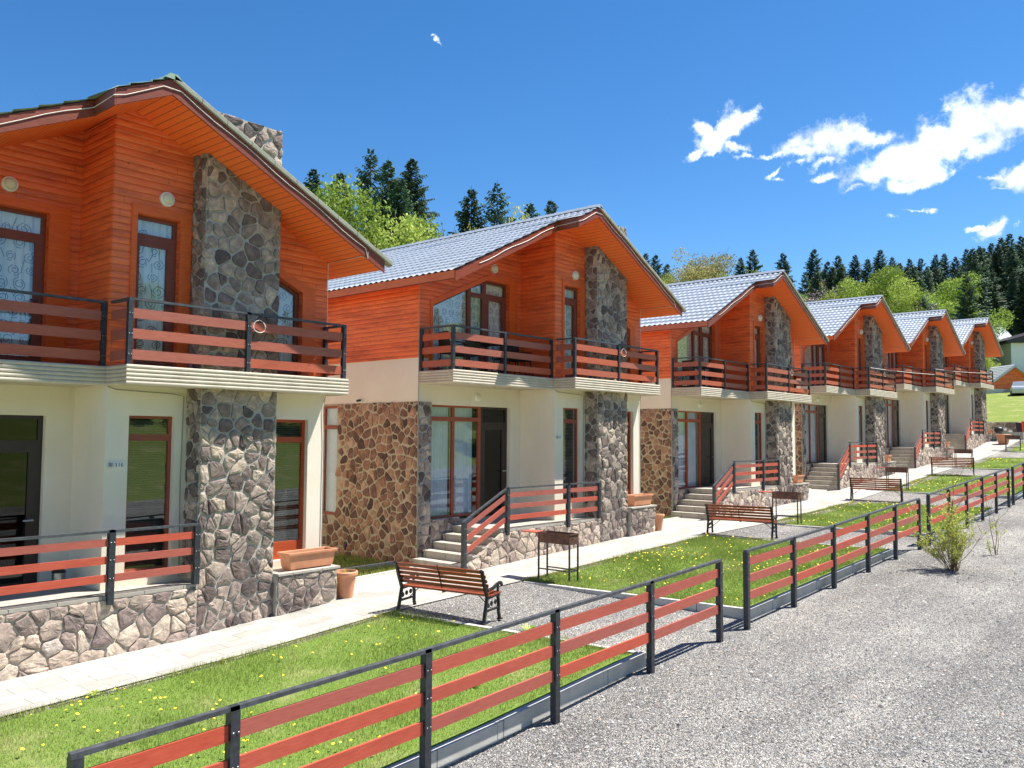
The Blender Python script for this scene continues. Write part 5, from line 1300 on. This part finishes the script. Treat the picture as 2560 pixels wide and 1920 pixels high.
for k_, x_, y_, h_, l_, g_, w_ in [('s3',40.3,50.5,18.0,0,1,1.0),('s1',45.9,53.8,19.0,2,1,1.0),('s2',59.1,65.0,24.0,3,1,1.0),('s0',52.8,54.6,22.0,4,1,1.0),('s1',78.4,78.7,25.0,5,1,1.05),('s1',59.2,48.5,20.0,6,1,1.0),('s2',61.8,47.1,21.0,7,1,1.0),('s3',29.4,17.4,14.0,8,1,1.0),('s0',54.8,36.8,18.0,9,1,1.0),('s0',60.8,38.9,19.0,10,1,1.0),('s1',52.5,52.2,20.0,11,1,1.0),('d0',19.7,15.8,12.0,12,13,0.8),('d1',18.3,17.0,11.0,14,13,0.75),('d3',18.8,16.6,10.0,15,13,0.9),('d1',20.6,15.0,10.0,16,13,0.8),('b0',17.8,17.4,11.0,17,13,0.8),('d3',17.3,17.8,10.0,18,13,0.9),('d2',22.5,13.1,12.0,19,13,0.55),('d3',22.1,13.5,9.0,20,13,0.8),('s0',120.8,64.5,18.0,21,22,1.0),('s3',124.2,64.6,18.0,23,22,1.0),('s3',111.4,54.9,16.0,24,22,1.0),('d2',93.5,39.6,15.0,25,22,1.0),('d3',63.2,28.3,12.0,26,22,1.2),('d3',64.1,26.7,11.0,27,22,1.2),('d3',53.9,24.3,10.0,28,22,1.2),('d2',84.5,30.9,11.0,29,22,0.9),('s3',139.2,55.5,18.0,30,22,1.0),('s0',162.0,63.5,22.0,31,22,1.0),('s3',161.6,56.7,21.0,32,22,1.0),('s3',165.7,51.8,22.0,33,34,1.0),('s3',162.6,45.8,20.0,33,34,1.0),('s3',166.4,43.8,20.0,33,34,1.0),('s1',209.0,51.7,23.0,33,34,1.0),('s3',206.0,44.2,20.0,33,34,1.0),('s0',191.1,37.9,18.0,33,34,1.0),('s3',207.3,38.8,20.0,33,34,1.0),('s3',212.6,38.2,21.0,33,34,1.0),('s3',217.5,34.4,22.0,33,34,1.0),('s3',213.0,31.6,20.0,33,34,1.0),('s1',216.3,30.7,21.0,33,34,1.0),('s0',218.9,27.4,23.0,33,34,1.0),('s1',221.2,26.0,24.0,33,34,1.0),('s3',217.6,23.1,22.0,33,34,1.0),('s3',151.6,44.0,18.0,33,34,1.0),('s1',159.5,39.2,18.0,33,34,1.0),('s3',195.4,45.0,20.0,33,34,1.0),('s1',190.9,42.2,18.0,33,34,1.0),('s0',205.3,34.2,18.0,33,34,1.0),('s1',208.7,27.5,20.0,33,34,1.0),('s1',129.8,44.6,13.7,33,34,1.0),('b0',108.0,29.8,10.9,35,36,1.12),('s2',145.7,33.4,15.7,33,34,1.0),('s3',131.4,34.6,15.6,33,34,1.0),('d2',126.4,41.6,8.1,35,36,0.96),('s2',176.8,41.3,17.2,33,34,1.0),('s1',89.6,46.6,10.9,33,34,1.0),('d0',104.8,16.6,8.6,35,36,1.06),('s1',146.8,4.9,13.9,33,34,1.0),('s3',217.7,13.5,13.3,33,34,1.0),('s2',169.8,14.9,14.3,33,34,1.0),('d1',141.4,23.0,10.0,35,36,0.93),('s3',152.1,8.3,11.0,33,34,1.0),('s3',105.8,48.4,13.2,33,34,1.0),('d3',139.6,17.6,8,35,36,1.14),('s0',134.5,24.4,11.1,33,34,1.0),('s3',203.1,18.8,11.9,33,34,1.0),('d1',113.2,48.4,10.2,35,36,1.01),('s1',136.4,20.8,12.9,33,34,1.0),('s2',173.5,30.6,15.0,33,34,1.0),('d3',98.6,29.7,8.5,35,36,0.99),('d3',126.6,19.2,8.3,35,36,0.9),('d1',154.6,43.6,8.9,35,36,1.1),('d1',139.7,58.4,11.2,35,36,1.02),('d2',131.7,20.9,9.3,35,36,1.04),('s2',131.4,59.4,11.9,33,34,1.0),('s3',161.8,10.1,13.1,33,34,1.0),('s1',159.5,49.0,17.1,33,34,1.0),('d3',103.2,22.3,12.3,35,36,1.14),('d1',183.5,14.6,8,35,36,1.02),('d1',107.3,44.9,12.9,35,36,1.03),('d3',139.1,32.8,11.1,35,36,1.04),('d3',132.2,41.5,11.4,35,36,1.0),('s0',172.3,10.1,13.2,33,34,1.0),('d1',102.2,38.6,12.8,35,36,1.03),('b0',182.3,41.6,10.0,35,36,1.01),('d3',204.0,45.8,11.7,35,36,0.89),('d0',126.2,35.7,9.2,35,36,0.95),('s3',165.8,13.8,13.7,33,34,1.0),('d1',136.1,66.0,8.9,35,36,0.89),('d2',108.3,33.8,9.3,35,36,1.13),('d1',195.1,41.6,10.9,35,36,0.94),('d1',142.8,44.9,7.9,35,36,1.11),('d1',113.3,56.4,7.9,35,36,0.91),('d3',162.2,31.7,10.1,35,36,0.89),('d1',137.2,36.1,9.0,35,36,0.92),('d3',170.7,43.6,11.1,35,36,0.96),('d3',199.1,67.6,8.3,35,36,1.02),('d3',126.5,56.1,10.0,35,36,0.9),('d3',115.6,20.6,12.1,35,36,0.94),('d3',196.1,49.6,11.8,35,36,1.01),('s2',152.0,17.8,13.4,33,34,1.0),('d3',177.1,45.8,12.3,35,36,1.06),('d3',112.2,26.3,12.4,35,36,1.1),('d2',97.6,52.6,9.3,35,36,1.08),('d2',103.3,32.1,9.3,35,36,1.11),('s1',152.3,30.3,15.2,33,34,1.0),('d2',170.4,19.6,8,35,36,0.94),('s0',114.8,28.7,13.7,33,34,1.0),('d0',146.4,25.3,8.4,35,36,1.01),('b0',99.1,36.7,10.0,35,36,0.97),('d2',112.5,17.9,8.4,35,36,1.05),('d3',125.8,68.1,8.3,35,36,1.03),('s1',153.8,25.3,13.1,33,34,1.0),('d1',121.5,21.4,10.5,35,36,0.98),('s0',185.9,57.6,13.7,33,34,1.0),('d3',194.3,60.3,10.4,35,36,1.09),('s0',212.6,25.2,14.2,33,34,1.0),('d3',143.4,65.9,9.9,35,36,0.96),('d3',188.5,48.2,12.4,35,36,1.06),('s0',119.1,33.9,14.5,33,34,1.0),('s1',120.9,15.0,13.9,33,34,1.0),('d1',115.6,63.8,8.4,35,36,0.88),('d1',112.2,31.1,9.9,35,36,0.86),('d0',143.4,52.6,9.3,35,36,1.14),('s3',210.5,40.6,18.1,33,34,1.0),('s0',158.5,15.1,15.7,33,34,1.0),('d3',134.1,55.1,7.9,35,36,1.1),('d3',166.0,19.3,8,35,36,0.9),('s2',155.7,11.2,14.9,33,34,1.0),('b0',141.7,27.1,11.3,35,36,1.05),('d1',108.4,23.9,7.7,35,36,0.86),('d3',188.6,40.9,7.7,35,36,1.13),('s1',166.4,39.5,15.7,33,34,1.0),('d1',175.2,51.8,11.7,35,36,0.88),('s2',135.3,17.0,13.9,33,34,1.0),('s2',143.4,15.2,12.7,33,34,1.0),('s2',151.2,13.7,12.0,33,34,1.0),('s0',161.1,22.4,13.5,33,34,1.0),('d1',105.2,36.8,9.2,35,36,0.87),('s2',107.3,11.3,14.6,33,34,1.0),('s1',139.4,69.5,15.1,33,34,1.0),('s1',176.0,14.9,14.2,33,34,1.0),('d2',117.1,44.5,8.2,35,36,0.91),('b0',101.4,16.5,11.6,35,36,1.06),('s0',206.4,62.4,18.2,33,34,1.0),('d3',127.6,26.5,9.2,35,36,1.03),('s3',180.9,35.7,14.8,33,34,1.0),('s2',147.9,55.3,14.7,33,34,1.0),('d3',169.4,48.8,10.8,35,36,1.02),('s2',208.1,29.8,19.9,33,34,1.0),('d2',154.7,50.2,11.4,35,36,0.88),('d1',187.9,18.6,8,35,36,0.93),('s0',188.6,25.5,15.1,33,34,1.0),('b0',99.6,24.8,12.6,35,36,0.93),('b0',131.8,29.9,10.3,35,36,1.12),('d1',165.9,52.4,11.1,35,36,1.1),('d3',161.4,40.5,7.9,35,36,1.02),('d0',191.2,21.6,8,35,36,1.01),('s0',108.9,17.0,14.1,33,34,1.0),('s2',130.7,16.8,13.1,33,34,1.0),('b0',192.2,46.2,8.8,35,36,0.87),('s1',156.9,7.2,13.1,33,34,1.0),('s0',165.6,35.3,13.4,33,34,1.0),('s3',131.1,64.4,13.2,33,34,1.0),('s2',201.1,39.5,14.2,33,34,1.0),('s3',165.2,45.9,18.2,33,34,1.0),('b0',100.7,54.7,9.7,35,36,1.04),('s1',135.2,60.6,11.2,33,34,1.0),('s3',101.6,46.5,12.6,33,34,1.0),('s0',212.5,12.3,14.8,33,34,1.0),('d1',116.9,15.5,13.0,35,36,1.04),('d3',114.6,12.1,7.7,35,36,1.04),('s0',123.0,46.2,14.2,33,34,1.0),('d3',123.8,32.7,9.1,35,36,1.07),('s0',144.0,20.0,13.4,33,34,1.0),('s0',183.7,21.9,14.2,33,34,1.0),('d2',122.6,40.5,9.0,35,36,1.05),('d3',194.0,31.7,7.8,35,36,1.15),('s2',147.0,46.6,15.8,33,34,1.0),('d2',142.4,35.7,11.4,35,36,0.87),('s2',126.6,51.8,12.2,33,34,1.0),('s1',205.2,33.6,14.5,33,34,1.0),('s1',179.3,27.2,13.8,33,34,1.0),('s0',111.1,12.5,11.7,33,34,1.0),('s1',140.8,62.2,14.7,33,34,1.0),('d1',95.9,38.5,11.3,35,36,1.08),('b0',120.7,30.4,11.9,35,36,1.03),('s0',207.7,16.7,15.2,33,34,1.0),('d3',148.0,60.2,10.5,35,36,1.15),('s1',153.7,37.5,14.4,33,34,1.0),('s0',184.5,29.4,13.7,33,34,1.0),('s0',118.3,49.8,14.2,33,34,1.0),('b0',118.6,41.1,8.4,35,36,0.92),('d0',93.8,35.8,10.3,35,36,1.12),('s3',183.3,52.5,17.6,33,34,1.0),('s0',193.7,12.9,10.9,33,34,1.0),('d2',111.2,39.2,7.9,35,36,0.95),('d0',109.7,61.5,10.7,35,36,0.9),('d1',112.9,36.1,8.9,35,36,0.98),('s0',169.6,6.8,12.0,33,34,1.0),('s0',136.1,28.3,14.0,33,34,1.0),('s3',146.7,29.6,13.6,33,34,1.0),('s3',172.6,37.9,16.2,33,34,1.0),('d1',109.1,55.0,12.4,35,36,0.95),('b0',102.3,28.3,12.2,35,36,0.96),('d2',133.7,51.1,7.5,35,36,0.91),('s3',180.2,8.1,10.3,33,34,1.0),('d1',186.6,34.9,9.3,35,36,0.96),('s1',128.2,22.7,15.0,33,34,1.0),('d1',134.9,46.0,9.3,35,36,0.97),('d2',119.9,68.1,9.3,35,36,0.92),('d3',94.5,47.0,9.8,35,36,1.08),('s0',175.9,22.1,14.3,33,34,1.0),('d3',178.7,57.7,11.3,35,36,1.12),('s2',150.1,26.4,14.7,33,34,1.0),('s3',157.3,19.7,16.6,33,34,1.0),('s3',145.2,11.4,11.7,33,34,1.0),('s3',189.0,14.1,14.0,33,34,1.0),('d0',182.4,46.8,12.1,35,36,0.97),('b0',190.0,53.9,11.0,35,36,0.88),('d3',168.4,29.9,9.4,35,36,1.09),('d0',200.5,55.3,9.3,35,36,0.9),('d2',146.0,38.2,12.3,35,36,1.08),('s0',162.2,17.8,16.4,33,34,1.0),('d1',150.8,49.9,9.4,35,36,0.89),('s2',200.0,29.7,15.1,33,34,1.0),('d1',102.6,10.9,8.0,35,36,0.99),('s2',195.6,25.6,16.0,33,34,1.0),('d1',128.1,32.2,7.8,35,36,1.08),('d1',190.7,64.7,9.2,35,36,1.1),('d1',105.6,55.8,10.3,35,36,0.93),('d2',122.4,54.7,12.7,35,36,1.01),('s3',197.9,21.1,15.0,33,34,1.0),('d3',111.5,21.4,12.5,35,36,0.94),('d1',106.3,20.7,9.0,35,36,1.08),('s1',214.8,19.3,17.7,33,34,1.0),('d3',102.1,42.3,8.7,35,36,0.92),('b0',149.5,42.4,7.8,35,36,1.03),('s1',140.1,39.0,16.0,33,34,1.0),('b0',120.2,25.1,9.8,35,36,1.0),('s3',189.4,30.2,11.3,33,34,1.0),('d3',209.3,47.8,7.8,35,36,1.04),('d1',133.3,71.2,9.5,35,36,0.87),('d3',91.3,39.7,9.1,35,36,1.0),('d1',208.7,52.4,8.7,35,36,1.03),('d3',115.9,53.1,10.1,35,36,0.85),('s0',158.0,31.0,15.1,33,34,1.0),('b0',125.1,62.7,8.5,35,36,1.04),('d2',160.0,44.4,10.3,35,36,0.98),('d2',129.3,39.1,10.8,35,36,0.94),('d3',137.6,42.9,10.5,35,36,1.09),('d3',121.1,58.6,10.5,35,36,1.07),('s1',199.6,15.3,13.7,33,34,1.0),('d1',96.9,43.4,8.7,35,36,0.92),('s1',179.6,17.1,15.4,33,34,1.0),('d0',99.8,19.9,12.8,35,36,0.87),('s2',192.2,17.5,14.9,33,34,1.0),('s0',135.0,75.7,14.8,33,34,1.0),('d3',120.8,62.4,8.4,35,36,0.98),('s0',125.1,14.2,16.9,33,34,1.0),('d3',203.5,68.0,10.0,35,36,1.15),('s1',167.3,23.9,13.5,33,34,1.0),('s0',192.9,37.1,15.7,33,34,1.0),('s0',205.6,24.2,14.7,33,34,1.0),('s1',213.8,30.5,17.5,33,34,1.0),('d3',91.9,44.1,11.2,35,36,1.14),('d3',106.9,40.5,8.3,35,36,0.96),('s1',171.7,24.3,10.9,33,34,1.0),('s1',207.8,11.2,12.0,33,34,1.0),('s3',202.9,59.6,17.2,33,34,1.0),('d3',100.0,32.9,9.2,35,36,1.13),('d2',161.1,26.4,10.5,35,36,0.9),('d2',129.2,72.4,12.2,35,36,0.99),('d3',171.6,57.0,11.0,35,36,1.01),('s0',166.0,9.7,13.2,33,34,1.0),('d2',158.0,37.1,8.4,35,36,0.87),('d2',202.9,50.5,8.1,35,36,1.13),('d3',197.9,36.4,10.9,35,36,0.94),('d1',105.0,51.9,9.3,35,36,0.87),('s1',31.5,-32.6,7.9,37,38,1.0),('d1',-14.0,-27.7,7.2,37,38,1.0),('s1',37.9,-44.1,6.4,37,38,1.0),('d3',-5.9,-50.0,9.0,37,38,1.0),('d3',8.4,-44.3,6.9,37,38,1.0),('d3',-15.0,-33.0,6.7,37,38,1.0),('d3',25.4,-49.9,8.0,37,38,1.0),('d3',-23.3,-39.4,9.4,37,38,1.0),('s0',28.5,-48.9,9.5,37,38,1.0),('d1',-10.3,-48.5,8.0,37,38,1.0),('d1',43.7,-51.9,7.8,37,38,1.0),('d1',-21.8,-28.4,8.1,37,38,1.0),('s1',29.3,-48.8,8.5,37,38,1.0),('d1',-13.1,-37.4,8.7,37,38,1.0),('s1',40.2,-43.4,6.1,37,38,1.0),('s1',-2.7,-34.1,6.3,37,38,1.0),('s1',-9.5,-47.5,8.4,37,38,1.0),('d3',24.7,-41.0,8.3,37,38,1.0),('d3',43.1,-28.7,9.1,37,38,1.0),('s1',20.5,-42.3,9.2,37,38,1.0),('s1',45.6,-27.7,6.6,37,38,1.0),('s1',52.3,-50.1,6.8,37,38,1.0),('d1',-28.7,-46.3,8.0,37,38,1.0),('d3',-22.4,-27.6,8.7,37,38,1.0),('d1',66.2,-50.5,7.3,37,38,1.0),('s0',18.8,-41.9,7.6,37,38,1.0),('d3',65.3,-48.5,6.6,37,38,1.0),('s1',35.9,-45.0,7.6,37,38,1.0),('d3',8.0,-41.3,6.4,37,38,1.0),('s0',64.9,-51.9,8.3,37,38,1.0),('d1',22.6,-51.0,8.6,37,38,1.0),('d1',34.8,-37.0,6.2,37,38,1.0),('s0',63.0,-31.1,7.9,37,38,1.0),('d1',-1.8,-51.3,9.1,37,38,1.0),('d1',-10.7,-43.6,7.6,37,38,1.0),('s0',50.2,-35.5,6.0,37,38,1.0),('s0',30.1,-39.2,7.6,37,38,1.0),('s0',26.0,-36.7,8.1,37,38,1.0),('d3',29.5,-35.3,6.8,37,38,1.0),('s1',-11.3,-44.9,7.7,37,38,1.0),('s1',55.2,-46.9,7.1,37,38,1.0),('d1',-14.4,-49.3,6.9,37,38,1.0),('d3',2.2,-37.2,8.5,37,38,1.0),('d3',40.6,-45.7,7.0,37,38,1.0),('d3',18.3,-39.5,7.5,37,38,1.0),('d3',66.1,-43.1,7.8,37,38,1.0)]:
    ptree(k_, x_, y_, h_, TL[l_], TL[g_], None, w_)

for k in PROTO:
    if k not in used:
        for o in [x for x in bpy.data.objects if x.parent == PROTO[k]]+[PROTO[k]]: bpy.data.objects.remove(o)
